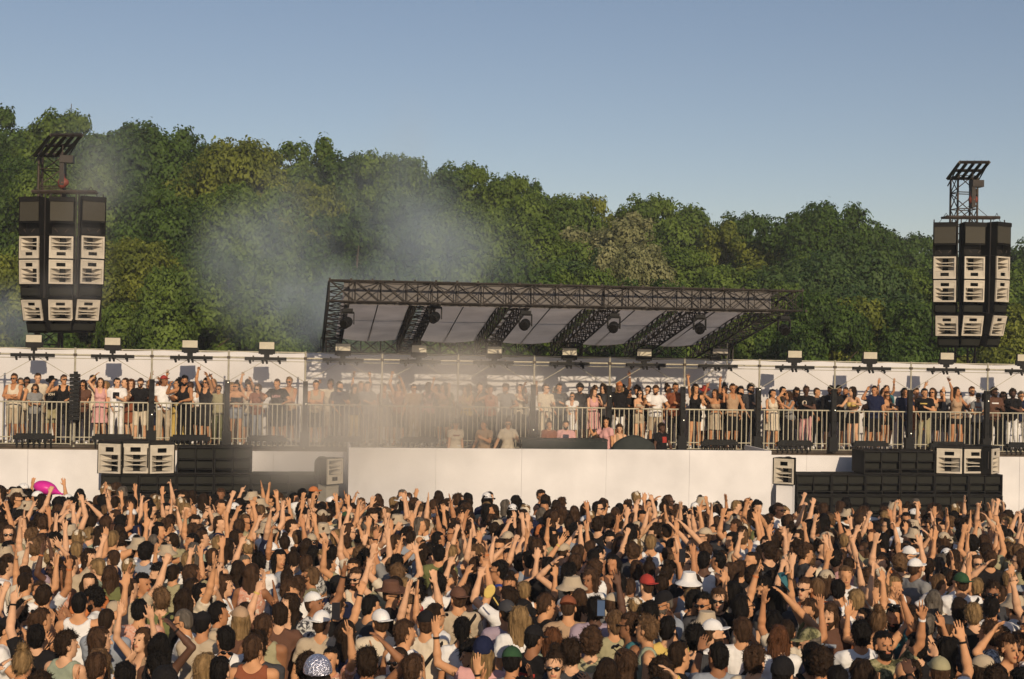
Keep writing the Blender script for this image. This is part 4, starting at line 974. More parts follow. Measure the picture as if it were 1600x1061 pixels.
def crown_arrays(seed, Rx, Rz, nb, nl, leaf, shape='round'):
    r = np.random.RandomState(seed); P = []; N = []
    C = []; k = 0
    while len(C) < nb and k < 9000:
        k += 1; d = r.normal(size=3); d /= np.linalg.norm(d); rad = r.uniform(.35, 1.0)**.5
        p = d*rad*np.array([Rx, Rx, Rz])
        if shape == 'column': p[2] *= 1.0
        if shape == 'cone': p[:2] *= max(.18, (1-(p[2]/Rz))*.62)
        if p[2] < -Rz*.92: continue
        p += r.normal(size=3)*.25; C.append((p, r.uniform(.65, 1.75)*Rx/4.2*(0.75 if rad > .9 else 1.0)))
    # a few sprigs beyond the outline
    for _ in range(nb//5):
        a = r.rand()*6.28; h_ = r.uniform(.1, 1); p = np.array([math.cos(a)*Rx*math.sqrt(max(0, 1-h_*h_)), math.sin(a)*Rx*math.sqrt(max(0, 1-h_*h_)), h_*Rz])*(.97+.07*r.rand()); C.append((p, .62*Rx/4.2))
    for c, rr_ in C:
        m = int(nl*2.3*(rr_/1.2)**1.7); d = r.normal(size=(m, 3)); d /= np.linalg.norm(d, axis=1)[:, None]
        rad = rr_*(1.12-.62*r.rand(m)**1.3); rad += rr_*.22*np.sin(d[:, 0]*5+c[0])*np.sin(d[:, 2]*6+c[1])
        P.append(c+d*rad[:, None]*np.array([1, 1, .78])); N.append(d+r.normal(size=(m, 3))*.34+np.array([0, 0, .15]))
    P = np.concatenate(P); N = np.concatenate(N); out_ = r.rand(len(P)) < .06; P[out_] += (P[out_]/np.linalg.norm(P[out_], axis=1)[:, None])*(r.rand(out_.sum())**2*.38)[:, None]; N /= np.linalg.norm(N, axis=1)[:, None]
    T = np.cross(N, r.normal(size=N.shape)); T /= np.linalg.norm(T, axis=1)[:, None]; B_ = np.cross(N, T)
    sz = leaf*.72*(.6+.8*r.rand(len(P)))[:, None]; asp = (.5+.3*r.rand(len(P)))[:, None]
    V = np.stack([P-T*sz, P-B_*sz*asp+N*sz*.15, P+T*sz, P+B_*sz*asp+N*sz*.15], 1).reshape(-1, 3)
    return V, np.arange(len(V)).reshape(-1, 4), C
PROTO = {}
for nm, (seed, Rx, Rz, nb, nl, leaf, shp) in dict(round=(1, 4.4, 5.0, 46, 520, .17, 'round'), broad=(2, 5.6, 4.4, 58, 520, .17, 'round'), tall=(3, 3.4, 6.2, 46, 480, .16, 'round'),
      billow=(4, 5.0, 5.4, 62, 460, .16, 'round'), ragged=(5, 4.2, 5.4, 34, 430, .17, 'round'), bush=(6, 4.6, 3.6, 44, 500, .16, 'round'), spire=(7, 3.0, 6.0, 40, 380, .15, 'cone')).items():
    V, Fq, C = crown_arrays(seed, Rx, Rz, nb, nl, leaf, shp); me = npmesh('crown', V, Fq, smooth=False); me.materials.append(None)
    r = random.Random(seed); mb = MB(); base = -Rz-4.0; top = Rz*.45; pts = [Vector((r.uniform(-.2, .2)*i, r.uniform(-.2, .2)*i, base+(top-base)*i/6)) for i in range(7)]
    for i in range(6): mb.tube(pts[i], pts[i+1], .34*(1-i*.13), .34*(1-(i+1)*.13), n=9, cap=False)
    for c, rr_ in r.sample(C, 14):
        s_ = pts[r.randint(2, 5)]; e_ = Vector(c)*1.0; m_ = s_.lerp(e_, .5)+Vector((0, 0, -.3)); mb.tube(s_, m_, .12, .08, n=6, cap=False); mb.tube(m_, e_, .08, .03, n=6, cap=False)
    tm = mb.mesh('trunk'); tm.materials.append(M['bark']); PROTO[nm] = (me, tm, Rx, Rz)
# px of centre, py of the top, distance, width in pixels, prototype, colour
TREES = [
 # far row, forms most of the skyline
 (-30, 176, 92, 150, 'round', 'dark green'), (38, 166, 90, 120, 'tall', 'dark green'), (100, 186, 88, 120, 'round', 'mid green'), (165, 178, 86, 120, 'tall', 'bluish green'),
 (238, 206, 84, 170, 'broad', 'dark green'), (310, 236, 88, 110, 'round', 'dark green'), (375, 226, 82, 150, 'billow', 'olive'), (440, 240, 84, 110, 'tall', 'mid green'),
 (486, 211, 86, 120, 'ragged', 'mid green'), (545, 252, 84, 120, 'round', 'dark green'), (608, 246, 82, 120, 'billow', 'mid green'), (665, 256, 84, 120, 'tall', 'bluish green'),
 (722, 268, 86, 120, 'round', 'mid green'), (790, 284, 84, 110, 'round', 'mid green'), (826, 282, 88, 90, 'ragged', 'dark green'), (868, 312, 84, 130, 'billow', 'mid green'), (908, 318, 88, 130, 'round', 'olive'),
 (955, 325, 76, 120, 'tall', 'pale silvery'), (1012, 318, 86, 120, 'round', 'mid green'), (1065, 332, 88, 130, 'round', 'mid green'), (1118, 342, 84, 110, 'ragged', 'olive'), (1160, 345, 86, 120, 'round', 'dark green'),
 (1215, 358, 84, 110, 'tall', 'olive'), (1295, 327, 82, 140, 'broad', 'dark green'), (1362, 366, 88, 120, 'round', 'dark green'), (1418, 376, 92, 120, 'round', 'dark green'), (1452, 384, 96, 60, 'spire', 'dark green'), (1500, 388, 92, 90, 'spire', 'mid green'), (1560, 392, 94, 90, 'spire', 'dark green'), (1620, 384, 92, 120, 'round', 'dark green'),
 # middle row
 (10, 250, 74, 150, 'billow', 'dark green'), (118, 262, 72, 150, 'broad', 'mid green'), (232, 300, 70, 130, 'round', 'dark green'), (300, 322, 70, 120, 'round', 'dark green'), (385, 300, 72, 160, 'broad', 'mid green'), (470, 290, 74, 130, 'billow', 'olive'),
 (560, 322, 70, 130, 'ragged', 'dark green'), (640, 312, 72, 140, 'billow', 'bluish green'), (735, 330, 70, 150, 'broad', 'mid green'), (830, 352, 70, 130, 'round', 'mid green'), (905, 380, 68, 110, 'tall', 'bluish green'), (985, 388, 64, 120, 'billow', 'pale silvery'),
 (1065, 398, 70, 130, 'round', 'mid green'), (1150, 402, 72, 120, 'tall', 'olive'), (1225, 392, 70, 110, 'tall', 'mid green'), (1310, 402, 66, 170, 'broad', 'bluish green'), (1395, 420, 68, 130, 'billow', 'mid green'), (1440, 404, 72, 110, 'tall', 'olive'), (1520, 424, 70, 130, 'round', 'mid green'), (1600, 420, 70, 140, 'round', 'mid green'),
 # near row of bushes and low trees behind the gallery
 (-10, 420, 60, 170, 'bush', 'olive'), (100, 430, 60, 130, 'bush', 'dark green'), (195, 378, 62, 150, 'billow', 'olive'), (270, 440, 58, 140, 'bush', 'mid green'), (340, 410, 62, 120, 'bush', 'dark green'), (420, 424, 60, 140, 'bush', 'mid green'), (505, 420, 60, 130, 'bush', 'dark green'),
 (600, 430, 60, 150, 'bush', 'dark green'), (700, 420, 62, 150, 'bush', 'mid green'), (800, 430, 62, 150, 'bush', 'dark green'), (900, 440, 62, 140, 'bush', 'mid green'), (1010, 460, 60, 150, 'bush', 'dark green'), (1110, 470, 60, 140, 'bush', 'mid green'), (1195, 462, 58, 130, 'bush', 'mid green'),
 (-150, 300, 70, 170, 'broad', 'mid green'), (1760, 420, 66, 170, 'broad', 'mid green'), (1270, 476, 56, 120, 'bush', 'dark green'), (1340, 486, 58, 140, 'bush', 'olive'), (1420, 492, 56, 130, 'bush', 'dark green'), (1495, 480, 58, 130, 'bush', 'mid green'), (1575, 496, 56, 140, 'bush', 'olive'), (1640, 470, 58, 130, 'bush', 'dark green')]
rt_ = random.Random(5)
def tree(i, px, py, d, wpx, kind, colr):
    me, tm, Rx, Rz = PROTO[kind]; p = at(px, py, d); width = wpx/F*d*1.6; sx = width/(2.1*Rx)
    top = p.z; bot = .6 if d < 66 else 1.5
    H = top-bot; sz = H/(2.04*Rz)
    sz = min(sz, sx*1.4); zc = top-Rz*1.03*sz
    k_ = {0: 'far row', 1: 'middle row', 2: 'near row'}[0 if i < 30 else 1 if i < 50 else 2]
    j = i-(0, 30, 50)[0 if i < 30 else 1 if i < 50 else 2]
    lab = '%s tree behind the gallery, %s of the %s from the balloon side' % (colr, ORD[j], k_)
    gz = min(GZ0, zc-(Rz+3.9)*sz) if d > 70 else GZ0
    t = thing('tree' if kind not in ('spire',) else 'conifer_tree', lab, 'tree', (p.x, p.y, GZ0), rt_.uniform(-.6, .6), group=k_+' of trees behind the gallery')
    c_ = bpy.data.objects.new('crown', me); COL.objects.link(c_); c_.parent = t; c_.material_slots[0].link = 'OBJECT'; c_.material_slots[0].material = LEAF[colr]
    c_.location = (0, 0, zc-GZ0); c_.scale = (sx, sx, sz)
    k2 = bpy.data.objects.new('trunk', tm); COL.objects.link(k2); k2.parent = t
    zt = (zc-GZ0); zs = zt/(Rz+4.0); k2.location = (0, 0, zt); k2.scale = (sx, sx, zs)
for i, a_ in enumerate(TREES): tree(i, *a_)
# undergrowth: dense foliage that nobody could count, filling under the crowns
r = np.random.RandomState(9); n_ = 76000
u_ = r.rand(n_); px_ = -400+u_*2400; dd = 55+r.rand(n_)*34; hz = np.abs(np.sin(px_*.031)+np.sin(px_*.013+1)+np.sin(dd*.5))*1.0+1.6
zz = GZ0+r.rand(n_)**.7*(hz+np.clip((dd-56)*.16, 0, 5))
P = np.stack([(px_-800)/F*dd, dd, zz], 1); N = r.normal(size=P.shape); N[:, 1] -= .8; N /= np.linalg.norm(N, axis=1)[:, None]
T = np.cross(N, r.normal(size=N.shape)); T /= np.linalg.norm(T, axis=1)[:, None]; B_ = np.cross(N, T); sz = .30*(.6+.8*r.rand(n_))[:, None]
V = np.stack([P-T*sz, P-B_*sz*.6, P+T*sz, P+B_*sz*.6], 1).reshape(-1, 3)
o = link('undergrowth', npmesh('undergrowth', V, np.arange(len(V)).reshape(-1, 4), smooth=False), LEAF['dark green']); tag(o, 'dense dark undergrowth under the trees behind the gallery', 'undergrowth', kind='stuff')

# ------------------------------------------------------------------ people: attributes and labels
rp = random.Random(21)
USED = set()
GARM = dict(tee='t-shirt', long='long-sleeved top', shirt='shirt', tank='tank top', bikini='bikini top', dress='dress', crop='crop top')
SKINS = ['pale']*4+['tan']*5+['olive']*3+['brown', 'dark']
HCOL = ['black']*5+['darkbrown']*6+['brown']*4+['auburn', 'lightbrown', 'blonde', 'blonde', 'grey']
MH = ['short']*5+['crop']*4+['messy']*3+['curly', 'curly', 'buzz', 'bun', 'afro']
FH = ['long']*5+['wavy']*4+['ponytail', 'bob', 'bun', 'curly', 'messy']
TOPC = ['black']*8+['white']*7+['cream']*3+['beige']*3+['grey']*3+['charcoal']*2+['navy', 'olive', 'khaki', 'sage', 'lightblue', 'red', 'orange', 'pink', 'brown', 'rust', 'brown', 'khaki', 'tan', 'tan', 'floral', 'camo', 'patterned', 'white', 'white', 'cream', 'black', 'charcoal']
COLTXT = dict(lightblue='light blue', floral='orange floral', camo='camouflage', patterned='black-and-white patterned', striped='striped', sequin='silver sequinned')
def headtxt(a):
    if a['hat']:
        nm = dict(cap='cap', cap_back='backward cap', bucket='bucket hat', brim='brimmed hat', beanie='beanie', dome='domed hat')[a['hat']]
        s_ = COLTXT.get(a['hatcol'], a['hatcol'])+' '+nm
    elif a['hair'] == 'bald': s_ = 'bald head'
    else: s_ = HAIR_NAME[a['hair']]+' '+HAIRCOL[a['haircol']]+' hair'
    return s_
def where_txt(px, py, gal):
    if gal == 'pit': return 'behind the white panel'
    if gal: 
        z = 'by the photo edge' if px < 100 else 'near the horn stack' if px < 270 else 'beside the smoke' if px < 480 else 'in the smoke' if px < 800 else 'under the roof' if px < 1130 else 'past the roof end' if px < 1330 else 'over the clear stack'
        return 'on the gallery '+z
    row_ = 'near the stage' if py < 830 else 'mid crowd' if py < 900 else 'lower crowd' if py < 965 else 'photo bottom'
    z = 'below the balloon' if px < 155 else 'below the smoky stack' if px < 400 else 'below the smoke' if px < 600 else 'below the white panel' if px < 960 else "below the panel's clear end" if px < 1240 else 'below the clear stack'
    return row_+' '+z
def face_txt(tot):
    c = math.cos(tot)
    return 'facing camera' if c > .6 else 'seen from behind' if c < -.6 else 'in profile'
PC = ['white', 'cream', 'grey', 'yellow', 'red', 'lightblue', 'orange']
def person(px, py_head, print_=None, d=None, face=math.pi, arms=None, hat=None, hatcol='black', hair=None, hc=None, top=None, tc=None, sex=None, glasses=None, beard=None, skin=None, strap=None, bc=None, gal=None, scale=None, floor=None, vi=None, rng=rp, pos=None):
    """py_head: the middle of the head in the photograph"""
    S0 = scale or rng.uniform(.94, 1.05)
    cands = [i for i, v in enumerate(VAR) if (v['place'] == ('gallery' if gal and gal != 'pit' else 'crowd'))]
    def ok(v):
        if sex and v['sex'] != sex: return False
        if top and v['top'] != top: return False
        if arms is not None and nup(v) != arms: return False
        if strap and not v['strap']: return False
        return True
    c2 = [i for i in cands if ok(VAR[i])] or [i for i in cands if (arms is None or nup(VAR[i]) == arms)] or cands
    if vi is None: vi = rng.choice(c2)
    v = VAR[vi]
    if gal or pos is not None: loc = pos
    else:
        D = (py_head-544)/F; d = (2.29+.12)/(D-.0158) if d is None else d
        p = at(px, py_head, d); hz = v['m']['H'].translation.z*S0; loc = Vector((p.x, p.y, p.z-hz))
        g_ = float(ground_z(p.x, p.y)); 
        # set the feet on the ground: scale the figure so that its head stays where it is
        S1 = (p.z-g_)/v['m']['H'].translation.z; S1 = min(1.0, max(.88, S1)); loc.z = g_; S0 = S1
    sx_ = v['sex']
    for tries in range(60):
        a = dict(hat=hat, hatcol=hatcol, hair=hair or rng.choice(MH if sx_ == 'm' else FH), haircol=hc or rng.choice(HCOL), tc=tc or rng.choice(TOPC), gl=glasses if glasses is not None else rng.random() < .3,
                 beard=beard if beard is not None else (sx_ == 'm' and rng.random() < .3))
        if hat is None and hair is None and rng.random() < .13: a['hat'] = rng.choice(['cap', 'cap', 'cap_back', 'bucket', 'brim', 'beanie']); a['hatcol'] = rng.choice(['black', 'black', 'white', 'cream', 'charcoal', 'red', 'beige', 'brown', 'khaki'])
        ht = headtxt(a); ct = COLTXT.get(a['tc'], a['tc'])+' '+GARM[v['top']]; wt = where_txt(px, py_head, gal)
        if (ht, ct, wt) not in USED: break
        if tries > 25: hc = None; hair = None if not hat else hair
        if tries > 40: tc = None
    USED.add((ht, ct, wt))
    yaw = v['head'][0]; ft = face_txt(face+yaw)
    na = nup(v); at_ = {0: '', 1: ', one arm up', 2: ', both arms up'}[na]
    lab = '%s and %s%s, %s' % (ht, ct, at_, wt)
    lab = ('person with '+lab) if len(lab.split()) <= 14 else lab
    if len(lab.replace('-', ' ').split()) > 15: lab = lab.replace('person with ', '')
    if at_ and len(lab.replace('-', ' ').split()) > 15: lab = lab.replace(at_, '')
    if len(lab.replace('-', ' ').split()) > 15: lab = lab.replace('black-and-white ', '').replace(' and ', ', ', 1)
    vis = math.cos(face+yaw) > -.35
    if print_ is None and v['top'] in ('tee', 'long') and rng.random() < .22 and a['tc'] not in ('floral', 'camo', 'patterned', 'striped'):
        print_ = (rng.choice(['disc', 'bar', 'block', 'letters']), rng.choice(PC) if a['tc'] in ('black', 'charcoal', 'navy', 'brown', 'teal', 'green', 'rust') else rng.choice(['black', 'navy', 'charcoal', 'rust']), math.cos(face) < 0)
    return put_person(vi, loc, face+GYAW*0, (S0*rng.uniform(.92, .99), S0), skin or rng.choice(SKINS), a['hair'], a['haircol'], a['tc'], bc or rng.choice(['black', 'black', 'beige', 'navy', 'white', 'charcoal', 'khaki', 'lightblue']),
               a['hat'], a['hatcol'], ('top' if a['gl'] == 'top' else bool(a['gl'])) if (vis or a['gl'] == 'top') else False, a['beard'] and vis, vis, bool(strap) if strap is not None else rng.random() < .5, label=lab, print_=print_,
               group='people on the gallery' if gal and gal != 'pit' else 'people in the crew pit' if gal else 'people in the dancing crowd')
B, RT, LF, FC = math.pi, math.pi/2, -math.pi/2, 0.0       # facing away, to the right of the picture, to its left, to the camera
NEAR = []
def n(px, py, face=B, **k): NEAR.append((px, py, face, k))
n(218, 957, B+.1, hair='short', hc='black', top='tee', tc='floral', arms=0, sex='m'); n(247, 898, LF+.5, hair='curly', hc='black', glasses='top', tc='beige', arms=0); n(223, 912, RT-.5, hair='short', hc='black', tc='yellow', arms=1)
n(252, 938, B, hair='messy', hc='lightbrown', tc='olive', arms=0, sex='f'); n(287, 938, B, hair='long', hc='darkbrown', tc='black', arms=0); n(300, 899, RT, hair='wavy', hc='brown', tc='grey', arms=0); n(318, 928, RT, hair='short', hc='black', glasses=True, tc='cream', sex='m')
n(290, 972, LF, hair='buzz', hc='grey', glasses=True, tc='white', arms=0, sex='m', skin='tan'); n(316, 978, B, hat='cap', hatcol='black', hair='short', hc='black', tc='beige', arms=0, sex='m'); n(342, 960, RT, hair='crop', hc='black', tc='beige', skin='olive', sex='m', arms=0)
n(352, 1000, B+.2, hair='short', hc='black', tc='white', arms=0, sex='m'); n(376, 968, B, hair='long', hc='blonde', hat='cap', hatcol='tan', tc='brown', arms=0); n(396, 1015, B, hair='crop', hc='brown', tc='rust', arms=0, sex='m'); n(345, 1050, B-.4, hair='short', hc='black', glasses='top', tc='lilac', arms=0)
n(322, 1045, B, hair='wavy', hc='blonde', tc='lilac', arms=0); n(250, 1012, B, hair='long', hc='black', tc='black', arms=1, sex='f'); n(372, 892, B, hair='long', hc='darkbrown', tc='navy', arms=0, sex='f'); n(350, 915, RT, hair='wavy', hc='brown', tc='white', arms=1, sex='f')
n(303, 862, B, hair='long', hc='grey', tc='black', arms=0, sex='f'); n(87, 890, LF, hair='curly', hc='darkbrown', glasses=True, tc='lilac', arms=2, sex='m'); n(40, 899, B, hair='short', hc='darkbrown', tc='cream', arms=1); n(150, 937, LF, hair='curly', hc='black', tc='white', arms=0, sex='m')
n(166, 972, B, hair='buzz', hc='darkbrown', tc='lightblue', arms=0, sex='m'); n(10, 985, RT, hat='cap_back', hatcol='black', hair='short', hc='black', tc='white', arms=0, sex='m'); n(28, 958, B, hair='curly', hc='black', tc='striped', arms=0); n(104, 1008, B-.4, hair='messy', hc='darkbrown', tc='sage', arms=0, sex='m')
n(35, 1040, B, hair='bun', hc='blonde', tc='white', arms=0); n(58, 995, B, hair='short', hc='black', tc='black', arms=1, sex='m', strap=False); n(156, 1002, RT, hair='wavy', hc='brown', glasses=True, tc='khaki', arms=0, sex='f'); n(150, 1046, B, hair='crop', hc='brown', tc='white', arms=0, sex='m')
n(195, 1058, B, hair='short', hc='black', tc='charcoal', arms=0); n(63, 925, FC+.5, hair='short', hc='brown', tc='white', arms=1, sex='m'); n(172, 900, B, hair='long', hc='brown', tc='olive', arms=0, sex='f'); n(140, 872, FC+.4, hair='wavy', hc='darkbrown', tc='orange', arms=1, sex='f', glasses=False)
n(478, 884, B, hair='crop', hc='brown', tc='patterned', top='tee', arms=0, sex='m'); n(518, 866, B-.2, hair='short', hc='black', tc='white', top='tank', arms=1, sex='m'); n(557, 904, FC+.25, hair='crop', hc='brown', glasses=True, beard=True, tc='cream', arms=0, sex='m', skin='pale')
n(525, 918, B-.5, hat='cap', hatcol='black', hair='short', hc='black', top='long', tc='navy', arms=0, sex='m'); n(502, 975, B, hat='cap_back', hatcol='white', hair='short', hc='brown', tc='beige', arms=1, strap=True, sex='m'); n(595, 973, B, hat='cap_back', hatcol='white', hair='short', hc='brown', tc='cream', arms=0, strap=True, sex='m')
n(492, 944, RT-.5, hat='cap', hatcol='white', hair='short', hc='brown', tc='patterned', arms=1, sex='m'); n(412, 980, B, hair='crop', hc='brown', tc='khaki', arms=0, sex='m'); n(450, 925, RT, hair='messy', hc='brown', tc='charcoal', arms=0); n(453, 946, FC-.4, hair='long', hc='darkbrown', tc='black', arms=0, sex='f', glasses=False)
n(437, 962, B, hair='short', hc='darkbrown', tc='brown', arms=1); n(403, 1012, B, hair='messy', hc='darkbrown', tc='charcoal', arms=0); n(577, 950, B-.8, hair='short', hc='black', tc='charcoal', arms=0); n(574, 1038, B, hair='messy', hc='darkbrown', tc='black', arms=1, sex='f')
n(497, 1054, B, hat='dome', hatcol='sequin', hair='bob', hc='black', tc='lilac', arms=0); n(570, 876, RT, hair='curly', hc='black', tc='black', arms=0, sex='m'); n(404, 880, B, hair='messy', hc='black', tc='white', arms=1, sex='m'); n(541, 992, B, hair='long', hc='darkbrown', tc='navy', arms=0, sex='f')
n(612, 930, RT, hat='brim', hatcol='brown', hair='short', hc='brown', glasses=True, tc='black', arms=0, sex='m'); n(650, 928, LF, hair='bun', hc='black', glasses='top', tc='red', top='tank', arms=0, sex='f', skin='pale'); n(632, 990, B-.6, hair='crop', hc='brown', tc='white', top='tank', arms=0, sex='m', skin='tan')
n(666, 975, B-.3, hat='cap', hatcol='black', hair='short', hc='brown', tc='cream', arms=0, strap=True, sex='m'); n(716, 936, B, hat='cap_back', hatcol='brown', hair='short', hc='brown', tc='beige', strap=True, arms=0, sex='m'); n(722, 985, B, hair='ponytail', hc='black', tc='white', arms=0, sex='f')
n(755, 1022, B, hat='beanie', hatcol='navy', hair='long', hc='blonde', tc='pink', arms=1, sex='f'); n(792, 958, B, hair='short', hc='charcoal' if 0 else 'darkbrown', hat='cap_back', hatcol='charcoal', tc='lilac', arms=0, sex='m'); n(684, 914, B, hair='messy', hc='black', tc='white', strap=True, arms=0, sex='m'); n(686, 866, B, hair='short', hc='black', tc='olive', arms=0, sex='m')
n(779, 893, LF, hair='crop', hc='black', tc='blue', top='tank', arms=1, sex='m', skin='olive'); n(645, 1047, B, hair='crop', hc='brown', tc='grey', arms=0, sex='m'); n(800, 1036, B, hat='cap', hatcol='green', hair='short', hc='black', tc='grey', arms=0, sex='m'); n(620, 880, B, hair='short', hc='black', tc='grey', arms=1)
n(888, 950, B, hat='cap_back', hatcol='rust', hair='buzz', hc='brown', tc='tan', arms=0, sex='m', skin='tan', top='tee'); n(923, 1004, B, hair='curly', hc='brown', tc='khaki', arms=0, sex='m'); n(866, 1040, FC-.1, hair='bun', hc='darkbrown', glasses=True, tc='black', arms=0, sex='f', skin='pale')
n(832, 1000, B-.6, hat='cap', hatcol='black', hair='short', hc='black', tc='black', arms=0, sex='m'); n(812, 968, B, hair='wavy', hc='blonde', tc='white', arms=0, sex='f'); n(957, 944, B-.8, hat='cap', hatcol='beige', hair='short', hc='brown', tc='grey', arms=0, sex='m'); n(930, 952, B, hair='messy', hc='black', tc='lilac', arms=1, sex='m')
n(961, 972, B, hair='crop', hc='lightbrown', tc='khaki', arms=0, sex='m', strap=True); n(905, 938, B, hair='long', hc='brown', tc='black', arms=0, sex='f'); n(851, 946, B-1, hair='crop', hc='brown', tc='black', arms=0, sex='m'); n(921, 904, FC-.5, hair='wavy', hc='brown', tc='white', arms=0, sex='f', glasses=False); n(968, 912, B, hair='short', hc='black', tc='cream', arms=0)
n(826, 876, B, hair='short', hc='black', tc='lightblue', arms=1); n(857, 886, B, hair='short', hc='black', tc='black', arms=0); n(889, 896, B, hair='messy', hc='black', tc='charcoal', arms=1); n(984, 975, LF+.2, hair='crop', hc='brown', glasses=True, tc='teal', arms=0, sex='m', beard=False); n(975, 1036, LF, hair='long', hc='brown', glasses='top', tc='black', arms=0, sex='f')
n(948, 1052, B, hair='long', hc='darkbrown', tc='grey', arms=0, sex='f'); n(893, 1022, B, hair='messy', hc='darkbrown', tc='charcoal', arms=0); n(1011, 912, B, hat='cap_back', hatcol='red', hair='buzz', hc='brown', tc='white', strap=True, arms=0, sex='m', skin='pale'); n(1040, 938, LF+.6, hat='cap', hatcol='black', hair='short', hc='grey', glasses=True, beard=True, tc='lightblue', arms=0, sex='m')
n(1083, 936, RT, hair='crop', hc='black', glasses=True, tc='black', arms=0, sex='m'); n(1100, 940, FC, hair='crop', hc='black', glasses=True, tc='charcoal', beard=True, arms=0, sex='m', skin='olive'); n(1123, 932, FC-.2, hair='bob', hc='brown', glasses=True, tc='black', arms=0, sex='f', skin='pale'); n(1076, 908, B, hat='bucket', hatcol='white', hair='short', hc='brown', tc='lightblue', arms=0)
n(1100, 872, B, hair='short', hc='black', tc='white', top='tank', arms=0, sex='m'); n(1114, 985, RT-.5, hat='cap', hatcol='white', hair='messy', hc='brown', tc='white', strap=True, arms=0, sex='m'); n(1122, 1022, B, hair='short', hc='black', tc='lightblue', arms=1, sex='m', skin='brown'); n(1160, 980, B-.3, hair='crop', hc='brown', tc='white', arms=0, sex='m')
n(1180, 1028, B-.7, hair='messy', hc='brown', tc='cream', arms=0); n(1043, 980, B, hair='short', hc='black', tc='yellow', arms=0, sex='m'); n(1010, 982, LF, hair='messy', hc='lightbrown', tc='sage', arms=0, sex='m'); n(1062, 1022, RT, hair='short', hc='darkbrown', glasses=True, tc='black', arms=0, sex='m'); n(1034, 1052, B, hair='curly', hc='darkbrown', tc='brown', arms=0)
n(1193, 912, FC-.5, hair='messy', hc='black', tc='black', arms=0, sex='m', glasses=False); n(1163, 942, RT, hair='bob', hc='black', glasses=True, tc='cream', arms=1); n(1086, 995, B, hair='messy', hc='black', tc='charcoal', arms=0); n(1015, 955, B, hair='short', hc='black', tc='grey', arms=0)
n(1297, 952, FC-.45, hair='long', hc='brown', beard=True, glasses=False, tc='brown', arms=0, sex='m', skin='pale', top='long'); n(1270, 995, LF, hat='cap', hatcol='camo', hair='short', hc='grey', beard=True, tc='navy', arms=0, sex='m'); n(1284, 1032, B, hair='curly', hc='darkbrown', tc='white', arms=0); n(1216, 992, B, hair='long', hc='auburn', tc='white', top='tee', arms=0, sex='f')
n(1256, 912, LF+.4, hair='short', hc='brown', glasses=True, tc='grey', arms=0, sex='m', skin='pale'); n(1276, 912, B, hair='buzz', hc='lightbrown', tc='rust', arms=0, sex='m'); n(1310, 915, B, hair='short', hc='black', tc='white', arms=0, sex='m'); n(1345, 984, B, hair='messy', hc='black', tc='white', arms=0, sex='m'); n(1382, 1000, FC+.05, hair='crop', hc='black', tc='camo', arms=1, sex='m', glasses=False, skin='olive', beard=True)
n(1347, 1046, B-.3, hair='wavy', hc='darkbrown', tc='black', glasses=False, arms=0, sex='f'); n(1222, 1048, B, hat='beanie', hatcol='black', hair='short', hc='black', tc='black', arms=0); n(1372, 962, B, hair='bun', hc='lightbrown', tc='beige', arms=2, sex='f'); n(1308, 866, B-.8, hair='short', hc='black', tc='pink', arms=0, sex='m')
n(1502, 900, B-.2, hat='cap_back', hatcol='green', hair='short', hc='brown', tc='white', strap=True, arms=0, sex='m'); n(1522, 950, B, hair='crop', hc='blonde', tc='black', arms=0, sex='m', skin='pale'); n(1546, 980, LF-.3, hair='messy', hc='brown', tc='patterned', arms=0, sex='m'); n(1551, 914, FC-.3, hair='messy', hc='darkbrown', glasses=True, tc='charcoal', arms=0, sex='m')
n(1549, 938, B, hair='short', hc='black', tc='white', arms=0, sex='m'); n(1448, 968, B, hair='crop', hc='grey', tc='black', arms=0, sex='m'); n(1478, 972, B-.4, hat='cap', hatcol='charcoal', hair='short', hc='brown', tc='charcoal', arms=0, sex='m'); n(1397, 956, LF+.6, hair='short', hc='black', glasses='top', tc='teal', arms=1, sex='m')
n(1412, 1046, B+.5, hair='bald', hc='black', tc='olive', arms=0, sex='m', skin='tan', glasses=False); n(1468, 1040, B, hair='short', hc='brown', hat='cap', hatcol='khaki', tc='white', arms=1, sex='m'); n(1578, 1000, FC+.3, hair='messy', hc='brown', tc='black', top='tank', arms=2, sex='f', glasses=False); n(1555, 1055, B, hair='messy', hc='darkbrown', tc='brown', arms=0); n(1594, 1055, B, hair='short', hc='black', tc='rust', arms=0)
n(1547, 862, B, hair='crop', hc='brown', tc='black', top='tee', arms=0, sex='m'); n(1430, 878, B-1, hat='cap', hatcol='white', hair='short', hc='brown', tc='grey', arms=0, sex='m'); n(1592, 995, LF, hair='short', hc='brown', tc='white', arms=1); n(1270, 1020, B, hair='bob', hc='black', tc='black', arms=0); n(1310, 1058, B, hair='short', hc='black', tc='charcoal', arms=0); n(1432, 1000, B, hair='short', hc='black', tc='black', arms=0)
n(424, 862, RT, hat='cap', hatcol='white', hair='short', hc='black', tc='white', arms=1, sex='m'); n(540, 812, B, hat='cap', hatcol='green', hair='short', hc='black', tc='cream', arms=0, sex='m'); n(490, 770, B-.7, hat='cap', hatcol='orange', hair='short', hc='black', tc='lightblue', arms=0, sex='m'); n(577, 855, FC, hair='messy', hc='brown', glasses=True, tc='white', arms=0, sex='m')
n(846, 775, RT-.6, hair='crop', hc='darkbrown', tc='charcoal', arms=0, sex='m'); n(300, 800, B, hair='bald', hc='black', tc='white', arms=0, sex='m'); n(240, 848, B, hair='buzz', hc='grey', tc='white', arms=0, sex='m'); n(1415, 815, FC-.3, hair='crop', hc='darkbrown', glasses=True, tc='white', arms=0, sex='m'); n(1217, 790, FC+.1, hair='short', hc='darkbrown', glasses=True, tc='white', arms=0, sex='m')
